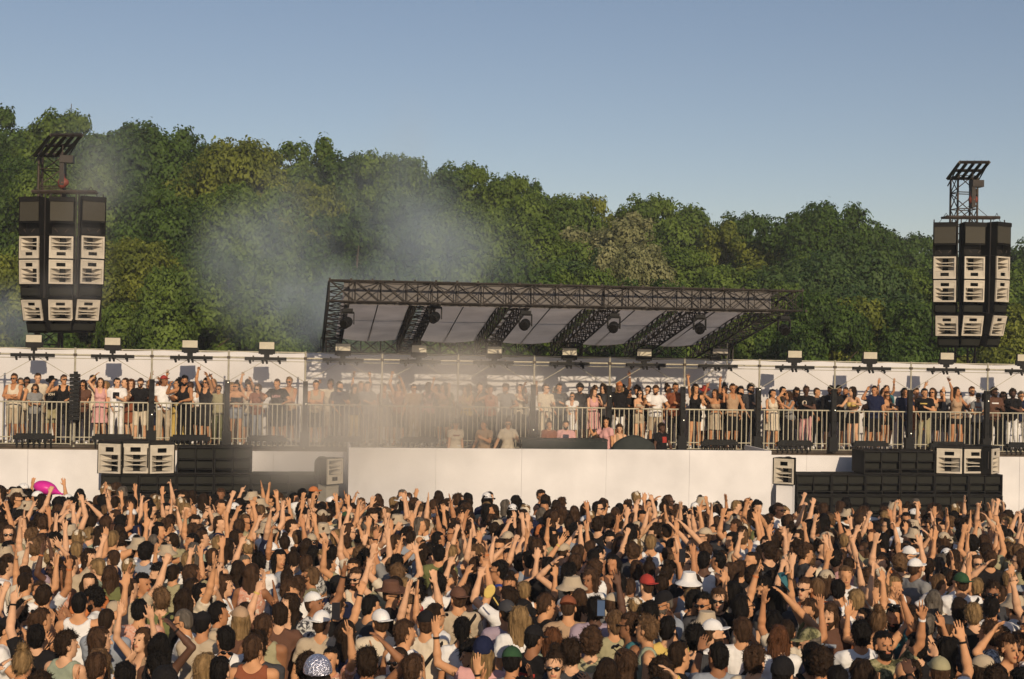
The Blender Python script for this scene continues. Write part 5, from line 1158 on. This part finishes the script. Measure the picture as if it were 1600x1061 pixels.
n(1421, 858, RT, hat='cap', hatcol='white', hair='short', hc='brown', tc='grey', arms=0, sex='m'); n(1038, 790, B, hair='bun', hc='darkbrown', tc='red', arms=1, sex='f'); n(1362, 830, B, hair='buzz', hc='auburn', tc='black', arms=0, sex='m')
PLACED = []
def slot(px, py, sc_=.12):
    d = (2.29+sc_)/((py-544)/F-.0158); p = at(px, py, d); return p, d
N_GAL = 122; N_CROWD = 300-N_GAL
nc = 0
for px, py, f_, k in NEAR:
    p, d = slot(px, py); PLACED.append((p.x, p.y)); person(px, py, face=f_, **k); nc += 1
# fill the rest of the field, nearest first; beyond the named number they join the one crowd object
cand = []
rf_ = random.Random(77)
def free(x, y, r_): return all((x-a)**2+(y-b)**2 > r_*r_ for a, b in PLACED)
for _ in range(31000):
    d = math.sqrt(rf_.uniform(10.4**2, 27.6**2)); px = rf_.uniform(-230, 1830); x = (px-800)/F*d
    rmin = .46 if d < 18 else .42 if d < 22 else .39
    if d > 26.6 and math.sin(px*.045)+math.sin(px*.017+2)*.8+math.sin(px*.11) < (d-26.6)*1.6-.8: continue
    if d < 16 and not free(x, d, .52): continue
    if free(x, d, rmin): PLACED.append((x, d)); cand.append((px, d))
cand.sort(key=lambda c_: c_[1])
def rand_face(r): 
    u_ = r.random()
    return B+r.gauss(0, .35) if u_ < .56 else RT+r.gauss(0, .4) if u_ < .73 else LF+r.gauss(0, .4) if u_ < .88 else r.gauss(0, .5)
def rand_arms(r, d):
    u_ = r.random(); q_ = .30 if d < 17 else .42
    return 0 if u_ > q_ else 1 if u_ > q_*.38 else 2
inframe = [c_ for c_ in cand if -20 < c_[0] < 1620]; rest = [c_ for c_ in cand if not -20 < c_[0] < 1620]
cnt = 0
for px, d in inframe:
    if nc >= N_CROWD: break
    sc_ = rf_.uniform(.90, .99); x = (px-800)/F*d; g_ = float(ground_z(x, d)); py = 544+(4.4-(g_+1.62*sc_))/d*F+(px-800)*.0175
    person(px, py, face=rand_face(rf_), arms=rand_arms(rf_, d), pos=Vector((x, d, g_)), scale=sc_, rng=rf_); nc += 1; cnt += 1
mass = inframe[cnt:]+[c_ for c_ in rest ]
print('named crowd', nc, 'mass', len(mass))

# ------------------------------------------------------------------ the far part of the crowd: one object, scattered by geometry nodes
src = bpy.data.collections.new('crowd_figures')
def arrays(me):
    V = np.empty(len(me.vertices)*3, np.float32); me.vertices.foreach_get('co', V); Fq = np.empty(len(me.loops), np.int32); me.loops.foreach_get('vertex_index', Fq)
    mi = np.empty(len(me.polygons), np.int32); me.polygons.foreach_get('material_index', mi)
    lt = np.empty(len(me.polygons), np.int32); me.polygons.foreach_get('loop_total', lt)
    return V.reshape(-1, 3), Fq.reshape(-1, 4) if (lt == 4).all() else None, mi
rm_ = random.Random(99); NFIG = 44; FIGV = []
low = [build_person_meshes(VAR[i], .015) for i in range(32)]
hair_low = {k: hair_mesh(k, .014, i) for i, k in enumerate(HAIR)}; hat_low = {k: hat_mesh(k, .010) for k in ('cap', 'cap_back', 'bucket')}
for i in range(NFIG):
    vi = [20, 21, 22, 23, 24, 25, 27, 8, 9, 10, 11, 12, 13, 14, 17, 18][i % 16] if i % 4 == 1 else rm_.randrange(0, 20) if i % 3 == 0 else rm_.randrange(0, 9)
    FIGV.append(nup(VAR[vi])); v = VAR[vi]; m = low[vi]; sk_ = rm_.choice(SKINS); parts = [(m['body'], None, [M['skin_'+sk_], M['lip_'+sk_]]), (m['top'], None, [M['fab_'+rm_.choice(TOPC)]])]
    if 'bottom' in m: parts.append((m['bottom'], None, [M['fab_black']]))
    hk = rm_.choice(MH if v['sex'] == 'm' else FH)
    parts.append((hair_low[hk], m['H'], [M['hair_'+rm_.choice(HCOL)]]))
    if rm_.random() < .16: parts.append((hat_low[rm_.choice(list(hat_low))], m['H'] @ Matrix.Diagonal((1.07, 1.07, 1.07, 1)), [M['fab_'+rm_.choice(['black', 'white', 'cream', 'black', 'beige'])]]))
    if rm_.random() < .4: parts.append((GLASS, m['H'], [M['glass_dark']]))
    VV, FF, MI, mats, off_ = [], [], [], [], 0
    for me, mx_, mm in parts:
        V, Fq, mi = arrays(me)
        if Fq is None: continue
        if mx_ is not None: A = np.array(mx_); V = V @ A[:3, :3].T+A[:3, 3]
        VV.append(V); FF.append(Fq+off_); MI.append(mi+len(mats)); mats += mm; off_ += len(V)
    me = npmesh('figure', np.concatenate(VV), np.concatenate(FF), np.concatenate(MI))
    for x in mats: me.materials.append(x)
    me.update(); o = bpy.data.objects.new('figure', me); src.objects.link(o)
FLATI = [i for i, a_ in enumerate(FIGV) if a_ == 0]
pm = bpy.data.meshes.new('crowd'); pts = []; rot = []; scl = []; idn = []
for px, d in mass:
    x = (px-800)/F*d; pts.append((x, d, float(ground_z(x, d)))); rot.append((0, 0, rand_face(rm_))); scl.append(rm_.uniform(.89, .99)); idn.append(rm_.choice(FLATI) if d > 24.3 and rm_.random() < .7 else rm_.randrange(NFIG))
pm.vertices.add(len(pts)); pm.vertices.foreach_set('co', np.array(pts, np.float32).ravel())
pm.attributes.new('rot', 'FLOAT_VECTOR', 'POINT').data.foreach_set('vector', np.array(rot, np.float32).ravel())
pm.attributes.new('scl', 'FLOAT', 'POINT').data.foreach_set('value', np.array(scl, np.float32)); pm.attributes.new('idn', 'INT', 'POINT').data.foreach_set('value', np.array(idn, np.int32))
co = bpy.data.objects.new('crowd', pm); COL.objects.link(co); tag(co, 'dense far mass of dancing people with raised arms below the stage', 'crowd', kind='stuff')
ng = bpy.data.node_groups.new('scatter', 'GeometryNodeTree'); ng.interface.new_socket('Geometry', in_out='INPUT', socket_type='NodeSocketGeometry'); ng.interface.new_socket('Geometry', in_out='OUTPUT', socket_type='NodeSocketGeometry')
N_ = ng.nodes; gi = N_.new('NodeGroupInput'); go = N_.new('NodeGroupOutput'); ci = N_.new('GeometryNodeCollectionInfo'); ci.inputs['Collection'].default_value = src; ci.inputs['Separate Children'].default_value = True; ci.inputs['Reset Children'].default_value = True
ip = N_.new('GeometryNodeInstanceOnPoints'); ip.inputs['Pick Instance'].default_value = True
def attr(nm, ty):
    a = N_.new('GeometryNodeInputNamedAttribute'); a.data_type = ty; a.inputs['Name'].default_value = nm; return [o_ for o_ in a.outputs if o_.enabled and o_.name == 'Attribute'][0]
ng.links.new(gi.outputs[0], ip.inputs['Points']); ng.links.new(ci.outputs[0], ip.inputs['Instance']); ng.links.new(attr('rot', 'FLOAT_VECTOR'), ip.inputs['Rotation']); ng.links.new(attr('scl', 'FLOAT'), ip.inputs['Scale']); ng.links.new(attr('idn', 'INT'), ip.inputs['Instance Index']); ng.links.new(ip.outputs[0], go.inputs[0])
md = co.modifiers.new('scatter', 'NODES'); md.node_group = ng

# ------------------------------------------------------------------ people on the gallery
GAL = [  # px, py of the head's top, top kind, its colour, bottom colour, hair, hair colour, sex, arms up, extra
 (20, 576, 'tank', 'cream', 'beige', 'short', 'brown', 'm', 0, {}), (57, 580, 'shirt', 'cream', 'beige', 'short', 'brown', 'm', 0, {}), (53, 597, 'tee', 'grey', 'charcoal', 'long', 'brown', 'f', 0, dict(glasses=True)), (98, 583, 'tank', 'black', 'black', 'short', 'brown', 'm', 0, dict(glasses=True)),
 (30, 588, 'tank', 'cream', 'beige', 'short', 'grey', 'm', 0, {}), (128, 591, 'tee', 'brown', 'black', 'long', 'darkbrown', 'f', 0, {}), (143, 584, 'shirt', 'cream', 'cream', 'crop', 'darkbrown', 'm', 0, dict(glasses=True)), (164, 593, 'bikini', 'tan', 'beige', 'long', 'blonde', 'f', 0, {}), (155, 588, 'dress', 'pink', 'beige', 'long', 'brown', 'f', 1, {}),
 (181, 588, 'tee', 'white', 'white', 'short', 'black', 'm', 0, dict(print_=('block', 'black', False))), (203, 590, 'dress', 'rust', 'beige', 'wavy', 'auburn', 'f', 0, {}), (218, 588, 'tee', 'black', 'cream', 'short', 'brown', 'm', 0, {}), (254, 583, 'tee', 'white', 'beige', 'short', 'brown', 'm', 0, dict(hat='cap', hatcol='red')),
 (277, 590, 'tank', 'black', 'yellow', 'bun', 'black', 'f', 0, dict(vi_=4, glasses=True)), (287, 585, 'tank', 'black', 'black', 'messy', 'black', 'm', 0, {}), (296, 594, 'tank', 'tan', 'black', 'short', 'brown', 'f', 0, dict(glasses=True)), (310, 596, 'crop', 'white', 'black', 'long', 'black', 'f', 0, {}), (320, 588, 'tank', 'black', 'black', 'short', 'black', 'm', 1, dict(glasses=True)),
 (340, 599, 'shirt', 'khaki', 'olive', 'crop', 'brown', 'm', 0, {}), (332, 590, 'dress', 'cream', 'black', 'long', 'blonde', 'f', 1, {}), (368, 594, 'bikini', 'black', 'lightblue', 'bun', 'black', 'f', 0, dict(glasses=True)), (388, 595, 'tank', 'cream', 'lightblue', 'short', 'brown', 'm', 1, {}), (401, 597, 'tee', 'rust', 'lightblue', 'long', 'brown', 'f', 0, dict(glasses=True)),
 (433, 589, 'tee', 'black', 'black', 'buzz', 'brown', 'm', 0, dict(print_=('letters', 'pink', False))), (450, 585, 'tank', 'tan', 'navy', 'short', 'brown', 'm', 0, {}),
 (492, 592, 'tank', 'beige', 'black', 'short', 'black', 'm', 0, {}), (515, 590, 'tee', 'cream', 'beige', 'short', 'black', 'm', 1, {}), (529, 594, 'tee', 'navy', 'black', 'short', 'darkbrown', 'm', 0, {}), (552, 598, 'tee', 'charcoal', 'yellow', 'long', 'brown', 'f', 0, {}), (572, 594, 'tee', 'grey', 'black', 'short', 'black', 'm', 0, {}),
 (598, 597, 'dress', 'grey', 'black', 'long', 'brown', 'f', 0, {}), (622, 594, 'tank', 'rust', 'black', 'short', 'black', 'm', 1, {}), (645, 598, 'shirt', 'tan', 'beige', 'short', 'brown', 'm', 0, {}), (668, 595, 'tank', 'pink', 'black', 'long', 'brown', 'f', 0, {}), (692, 597, 'bikini', 'tan', 'black', 'long', 'darkbrown', 'f', 1, {}),
 (728, 600, 'tank', 'yellow', 'black', 'long', 'brown', 'f', 0, {}), (748, 596, 'tee', 'charcoal', 'black', 'short', 'black', 'm', 0, {}), (765, 600, 'tank', 'orange', 'black', 'short', 'brown', 'm', 0, {}), (790, 597, 'tee', 'grey', 'black', 'messy', 'brown', 'm', 0, {}), (812, 598, 'tank', 'cream', 'black', 'long', 'brown', 'f', 0, {}),
 (851, 598, 'tee', 'cream', 'cream', 'short', 'brown', 'm', 0, dict(glasses=True)), (872, 597, 'tee', 'charcoal', 'black', 'short', 'black', 'm', 0, {}), (893, 613, 'crop', 'white', 'white', 'short', 'brown', 'f', 0, dict(glasses=True)), (904, 597, 'tee', 'black', 'black', 'curly', 'black', 'm', 0, {}), (926, 604, 'dress', 'pink', 'pink', 'long', 'brown', 'f', 0, {}),
 (941, 597, 'tee', 'charcoal', 'black', 'wavy', 'darkbrown', 'f', 0, {}), (966, 593, 'shirt', 'black', 'white', 'long', 'blonde', 'm', 1, dict(hat='beanie', hatcol='orange')), (981, 605, 'tee', 'black', 'black', 'short', 'black', 'm', 0, {}), (997, 606, 'bikini', 'beige', 'beige', 'long', 'darkbrown', 'f', 0, dict(glasses=True)), (1011, 600, 'bikini', 'black', 'black', 'short', 'brown', 'f', 0, dict(glasses=True)),
 (1023, 599, 'tee', 'white', 'beige', 'short', 'brown', 'm', 0, {}), (1042, 599, 'dress', 'lilac', 'lilac', 'bun', 'darkbrown', 'f', 0, dict(glasses=True)), (1054, 596, 'tee', 'rust', 'black', 'short', 'black', 'm', 0, {}), (1085, 598, 'tank', 'black', 'black', 'wavy', 'darkbrown', 'f', 2, {}), (1094, 612, 'dress', 'white', 'white', 'long', 'brown', 'f', 0, dict(vi_=4)),
 (1116, 606, 'bikini', 'tan', 'beige', 'long', 'brown', 'f', 1, {}), (1131, 598, 'tee', 'black', 'black', 'bun', 'darkbrown', 'm', 0, {}), (1147, 608, 'tank', 'pink', 'black', 'long', 'black', 'f', 0, dict(glasses=True)), (1156, 602, 'tee', 'black', 'black', 'messy', 'black', 'm', 0, {}), (1172, 598, 'tee', 'charcoal', 'black', 'curly', 'black', 'm', 0, dict(glasses=True)),
 (1143, 594, 'tank', 'tan', 'black', 'short', 'brown', 'm', 1, {}), (1206, 606, 'dress', 'cream', 'cream', 'ponytail', 'black', 'f', 0, {}), (1221, 602, 'tank', 'olive', 'black', 'short', 'black', 'm', 0, {}), (1232, 609, 'tank', 'grey', 'black', 'long', 'brown', 'f', 0, {}), (1243, 605, 'dress', 'brown', 'black', 'long', 'black', 'f', 0, dict(glasses=True)),
 (1258, 601, 'tee', 'black', 'pink', 'crop', 'brown', 'm', 0, dict(print_=('disc', 'cream', False))), (1275, 604, 'tee', 'charcoal', 'black', 'short', 'brown', 'm', 0, {}), (1296, 600, 'long', 'black', 'black', 'short', 'black', 'm', 0, {}), (1308, 596, 'tee', 'black', 'black', 'short', 'black', 'm', 0, {}), (1320, 602, 'tee', 'grey', 'black', 'buzz', 'brown', 'm', 0, {}),
 (1332, 602, 'bikini', 'yellow', 'black', 'wavy', 'darkbrown', 'f', 0, {}), (1356, 616, 'bikini', 'black', 'black', 'ponytail', 'darkbrown', 'f', 0, dict(glasses=True)), (1365, 600, 'tee', 'navy', 'black', 'short', 'black', 'm', 1, {}), (1382, 609, 'bikini', 'brown', 'black', 'wavy', 'auburn', 'f', 0, {}), (1384, 600, 'tee', 'teal', 'black', 'short', 'darkbrown', 'm', 1, {}),
 (1412, 604, 'tee', 'navy', 'navy', 'ponytail', 'black', 'm', 0, {}), (1430, 604, 'dress', 'orange', 'black', 'short', 'brown', 'f', 0, {}), (1443, 605, 'tee', 'black', 'khaki', 'crop', 'black', 'm', 0, {}), (1456, 604, 'bikini', 'tan', 'black', 'long', 'brown', 'f', 1, {}), (1493, 602, 'tank', 'tan', 'black', 'long', 'darkbrown', 'f', 1, {}),
 (1496, 611, 'tee', 'black', 'black', 'short', 'black', 'm', 0, {}), (1517, 600, 'tee', 'white', 'black', 'short', 'auburn', 'm', 0, dict(glasses=True)), (1527, 612, 'tee', 'grey', 'black', 'short', 'black', 'f', 0, dict(hat='cap', hatcol='black')), (1552, 604, 'tee', 'brown', 'black', 'curly', 'darkbrown', 'm', 0, {}), (1566, 610, 'tank', 'olive', 'charcoal', 'wavy', 'darkbrown', 'f', 0, dict(glasses=True)),
 (1581, 606, 'tee', 'black', 'white', 'curly', 'darkbrown', 'm', 0, {}), (1594, 610, 'tee', 'navy', 'white', 'short', 'black', 'm', 0, {})]
rg_ = random.Random(31); lastx = {0: -99, 1: -99, 2: -99}
ng_ = 0
for px, pt, top, tc, bc, hair, hc, sex, au, ex in sorted(GAL, key=lambda g_: g_[0]):
    ex = dict(ex); ex.pop('vi_', None)
    rowi = 0 if px-lastx[0] > 24 else 1 if px-lastx[1] > 24 else 2
    lastx[rowi] = px; off_ = (.38, .80, 1.22)[rowi]+rg_.uniform(-.07, .07)
    htop = GP(px, pt, off_).z-FL; S_ = min(1.04, max(.87, htop/1.745-.025)); pos = GZ(px, FL, off_)
    cands = [i for i, v in enumerate(VAR) if (v['place'] == 'gallery' or i < 32) and v['sex'] == sex and v['top'] == top and min(nup(v), 1) == min(au, 1)]
    if not cands: cands = [i for i, v in enumerate(VAR) if v['sex'] == sex and min(nup(v), 1) == min(au, 1)]
    gg = [i for i in cands if VAR[i]['place'] == 'gallery']; vi = rg_.choice(gg or cands)
    person(px, pt, face=rg_.gauss(0, .3), hair=hair, hc=hc, tc=tc, bc=bc, gal='gal', pos=pos, scale=S_, vi=vi, rng=rg_, glasses=ex.pop('glasses', rg_.random() < .3), **ex); ng_ += 1
PIT = 8
gx = []
while ng_ < N_GAL-PIT:
    px = rg_.uniform(6, 1596)
    if any(abs(px-a_) < 11 for a_ in gx): continue
    gx.append(px); off_ = rg_.uniform(.95, 1.5); sex = rg_.choice('mf'); au = 1 if rg_.random() < .2 else 0
    vi = rg_.choice([i for i, v in enumerate(VAR) if v['sex'] == sex and min(nup(v), 1) == au and v['top'] in ('tee', 'tank', 'shirt', 'long')])
    pos = GZ(px, FL, off_); py_ = GP(px, 590, off_); person(px, 597+(px-800)*.008, face=rg_.gauss(0, .4), tc=rg_.choice(['black', 'charcoal', 'navy', 'brown', 'olive', 'grey', 'rust', 'white', 'black', 'tan']), gal='gal', pos=pos, scale=rg_.uniform(.93, 1.0), vi=vi, rng=rg_); ng_ += 1
for px, pt, top, tc, sex, f_, hair, hc in ((712, 656, 'tee', 'cream', 'f', .3, 'blonde', 0), (757, 657, 'shirt', 'tan', 'm', -.4, 'brown', 0), (794, 655, 'tee', 'cream', 'm', .5, 'short', 0), (858, 657, 'tank', 'rust', 'f', .2, 'x', 0), (884, 657, 'tee', 'pink', 'm', 0, 'x', 0), (947, 653, 'tee', 'pink', 'f', -.8, 'x', 0), (968, 664, 'tee', 'tan', 'm', .4, 'x', 0), (1034, 662, 'tee', 'black', 'm', .7, 'short', 0)):
    if ng_ >= N_GAL: break
    pos = GP(px, pt+12, -1.0 if px < 900 else -.9); htop = GP(px, pt, -1.0).z-DF; S_ = min(1.05, max(.88, htop/1.745)); pos.z = DF
    vi = rg_.choice([i for i, v in enumerate(VAR) if i < 32 and v['sex'] == sex and nup(v) == 0 and v['top'] in ('tee', 'shirt', 'tank')])
    person(px, pt, face=f_, tc=tc, gal='pit', pos=pos, scale=S_, vi=vi, rng=rg_); ng_ += 1
print('gallery people', ng_, 'total', ng_+nc)
# a few held or carried things
def held(name, label, cat, px, py, d, rz=0): return thing(name, label, cat, at(px, py, d), rz)
for px, py, lab in ((939, 950, 'black phone with a lit screen held up by the lilac-shirted man'), (525, 955, 'black phone held up beside the navy-jacketed man'), (1066, 868, 'black phone held up high in mid crowd below the panel')):
    d = slot(px, py+25)[1]-.5; t = held('phone', lab, 'phone', px, py, d)
    MB().box((0, 0, 0), (.075, .01, .155)).build('case', M['phone'], t); MB().box((0, -.0065, 0), (.068, .003, .14)).build('screen', M['screen'] if px == 939 else M['phone'], t)
p = held('cap', 'teal cap held up in a hand below the clear stack', 'cap', 1218, 912, slot(1218, 925)[1]-.3, .6)
o = bpy.data.objects.new('crown', HATS['cap']); COL.objects.link(o); o.parent = p; slotmat(o, M['fab_teal']); o.rotation_euler = (.6, .8, 0)
M['teal'] = M['fab_teal']
t = held('hand_fan', 'pale yellow paddle fan held up in mid crowd below the white panel', 'fan', 765, 924, slot(765, 935)[1]-.3)
s = SDF((-.14, -.04, -.2), (.14, .04, .14), .008); s.ell((0, 0, 0), (.055, .007, .08), rotm(0, 0, .5), 0); o = link('paddle', s.mesh('paddle'), M['fab_yellow'], t)
MB().tube((.04, 0, -.06), (.10, 0, -.15), .008, n=6).build('handle', M['fab_yellow'], t)

# ------------------------------------------------------------------ smoke
def smoke(name, label, lo, hi, blobs, dens, color, seed, aniso=.0, lowth=.30):
    c_ = [(lo[i]+hi[i])/2 for i in range(3)]; mb = MB(); mb.box((0, 0, 0), tuple(hi[i]-lo[i] for i in range(3)))
    m = bpy.data.materials.new(name); m.use_nodes = True; nt = m.node_tree; n_ = nt.nodes; l = nt.links; n_.remove(n_['Principled BSDF'])
    pv = n_.new('ShaderNodeVolumePrincipled'); pv.inputs['Color'].default_value = (*color, 1); pv.inputs['Anisotropy'].default_value = aniso
    tc = n_.new('ShaderNodeNewGeometry'); pos = tc.outputs['Position']
    nz = n_.new('ShaderNodeTexNoise'); nz.inputs['Scale'].default_value = .34; nz.inputs['Detail'].default_value = 5; nz.inputs['Roughness'].default_value = .66; nz.inputs['Distortion'].default_value = 1.1
    ma = n_.new('ShaderNodeVectorMath'); ma.operation = 'ADD'; ma.inputs[1].default_value = (seed, 0, 0); l.new(pos, ma.inputs[0]); l.new(ma.outputs[0], nz.inputs['Vector'])
    mr = n_.new('ShaderNodeMapRange'); mr.inputs[1].default_value = lowth; mr.inputs[2].default_value = .68; l.new(nz.outputs[0], mr.inputs[0])
    acc = None
    for (p, r_, a_) in blobs:
        s1 = n_.new('ShaderNodeVectorMath'); s1.operation = 'SUBTRACT'; s1.inputs[1].default_value = p; l.new(pos, s1.inputs[0])
        s2 = n_.new('ShaderNodeVectorMath'); s2.operation = 'DIVIDE'; s2.inputs[1].default_value = r_; l.new(s1.outputs[0], s2.inputs[0])
        s3 = n_.new('ShaderNodeVectorMath'); s3.operation = 'LENGTH'; l.new(s2.outputs[0], s3.inputs[0])
        s4 = n_.new('ShaderNodeMapRange'); s4.interpolation_type = 'SMOOTHSTEP'; s4.inputs[1].default_value = 1.0; s4.inputs[2].default_value = 0.05; s4.inputs[3].default_value = 0; s4.inputs[4].default_value = a_; l.new(s3.outputs['Value'], s4.inputs[0])
        if acc is None: acc = s4.outputs[0]
        else:
            ad = n_.new('ShaderNodeMath'); ad.operation = 'ADD'; l.new(acc, ad.inputs[0]); l.new(s4.outputs[0], ad.inputs[1]); acc = ad.outputs[0]
    mu = n_.new('ShaderNodeMath'); mu.operation = 'MULTIPLY'; l.new(acc, mu.inputs[0]); l.new(mr.outputs[0], mu.inputs[1])
    m2 = n_.new('ShaderNodeMath'); m2.operation = 'MULTIPLY'; m2.inputs[1].default_value = dens; l.new(mu.outputs[0], m2.inputs[0]); l.new(m2.outputs[0], pv.inputs['Density'])
    l.new(pv.outputs[0], n_['Material Output'].inputs['Volume'])
    o = mb.build('smoke', m); o.location = c_; tag(o, label, 'smoke', kind='stuff'); return o
P_ = lambda px, py, d: tuple(at(px, py, d))
smoke('smoke_low', 'warm drifting smoke in front of the gallery and white panel', (-9.6, 31.0, .2), (4.5, 38.6, 5.2),
      [(P_(600, 640, 35.5), (3.0, 2.2, 2.0), .75), (P_(730, 620, 35.8), (2.7, 2.2, 1.8), .8), (P_(500, 680, 35), (2.2, 2, 1.7), .6), (P_(840, 640, 35.5), (1.8, 2, 1.4), .5), (P_(650, 735, 33.2), (3.0, 1.6, 1.2), .42), (P_(450, 715, 35), (2.0, 1.6, 1.5), .5), (P_(400, 630, 36), (1.9, 1.6, 1.6), .35)],
      1.0, (.92, .88, .83), 3.0, -.15)
smoke('smoke_high', 'blue-grey smoke rising over the roof in front of the trees', (-21.5, 40.2, 3.8), (4.0, 50.0, 13.8),
      [(P_(430, 430, 45), (3.0, 3.5, 3.2), 1.0), (P_(360, 400, 46), (1.8, 3, 2.4), .6), (P_(500, 480, 45), (2.2, 3, 2.2), .9), (P_(660, 380, 46), (2.9, 3.5, 2.6), .8), (P_(620, 300, 46), (2.8, 3, 2.6), .5), (P_(740, 400, 46), (2.8, 3, 2.2), .55), (P_(160, 260, 45), (1.9, 3, 3.0), .42), (P_(10, 500, 45), (2.0, 3, 1.6), 1.0), (P_(570, 480, 45), (2.6, 3, 2.2), .75), (P_(680, 480, 45), (2.6, 3, 1.8), .6), (P_(470, 330, 46), (2.6, 3, 2.4), .4), (P_(640, 215, 46), (1.5, 2.5, 2.2), .3)],
      .22, (.74, .86, 1.0), 8.0, -.1, .28)
smoke('smoke_array', 'thin smoke drifting past the hanging speakers by the balloon', (-14.6, 36.2, 4.2), (-10.2, 39.9, 9.8),
      [(P_(135, 400, 38), (.9, 1.6, 2.6), .8), (P_(110, 450, 38), (1.4, 1.6, .8), .9), (P_(150, 280, 38), (1.0, 1.6, 1.5), .7)], .30, (.85, .87, .9), 5.0)

# ------------------------------------------------------------------ the evening air
m = bpy.data.materials.new('haze'); m.use_nodes = True; n_ = m.node_tree.nodes; n_.remove(n_['Principled BSDF']); pv = n_.new('ShaderNodeVolumePrincipled')
pv.inputs['Color'].default_value = (.86, .92, 1.0, 1); pv.inputs['Density'].default_value = .0007; pv.inputs['Anisotropy'].default_value = 0.0; m.node_tree.links.new(pv.outputs[0], n_['Material Output'].inputs['Volume'])
zb_ = float(GZ0)-4.5
o = MB().box((0, 45, (zb_+26)/2), (150, 130, 26-zb_)).build('haze', m); o['kind'] = 'stuff'; o['label'] = 'thin pale evening haze over the whole field'; o['category'] = 'haze'
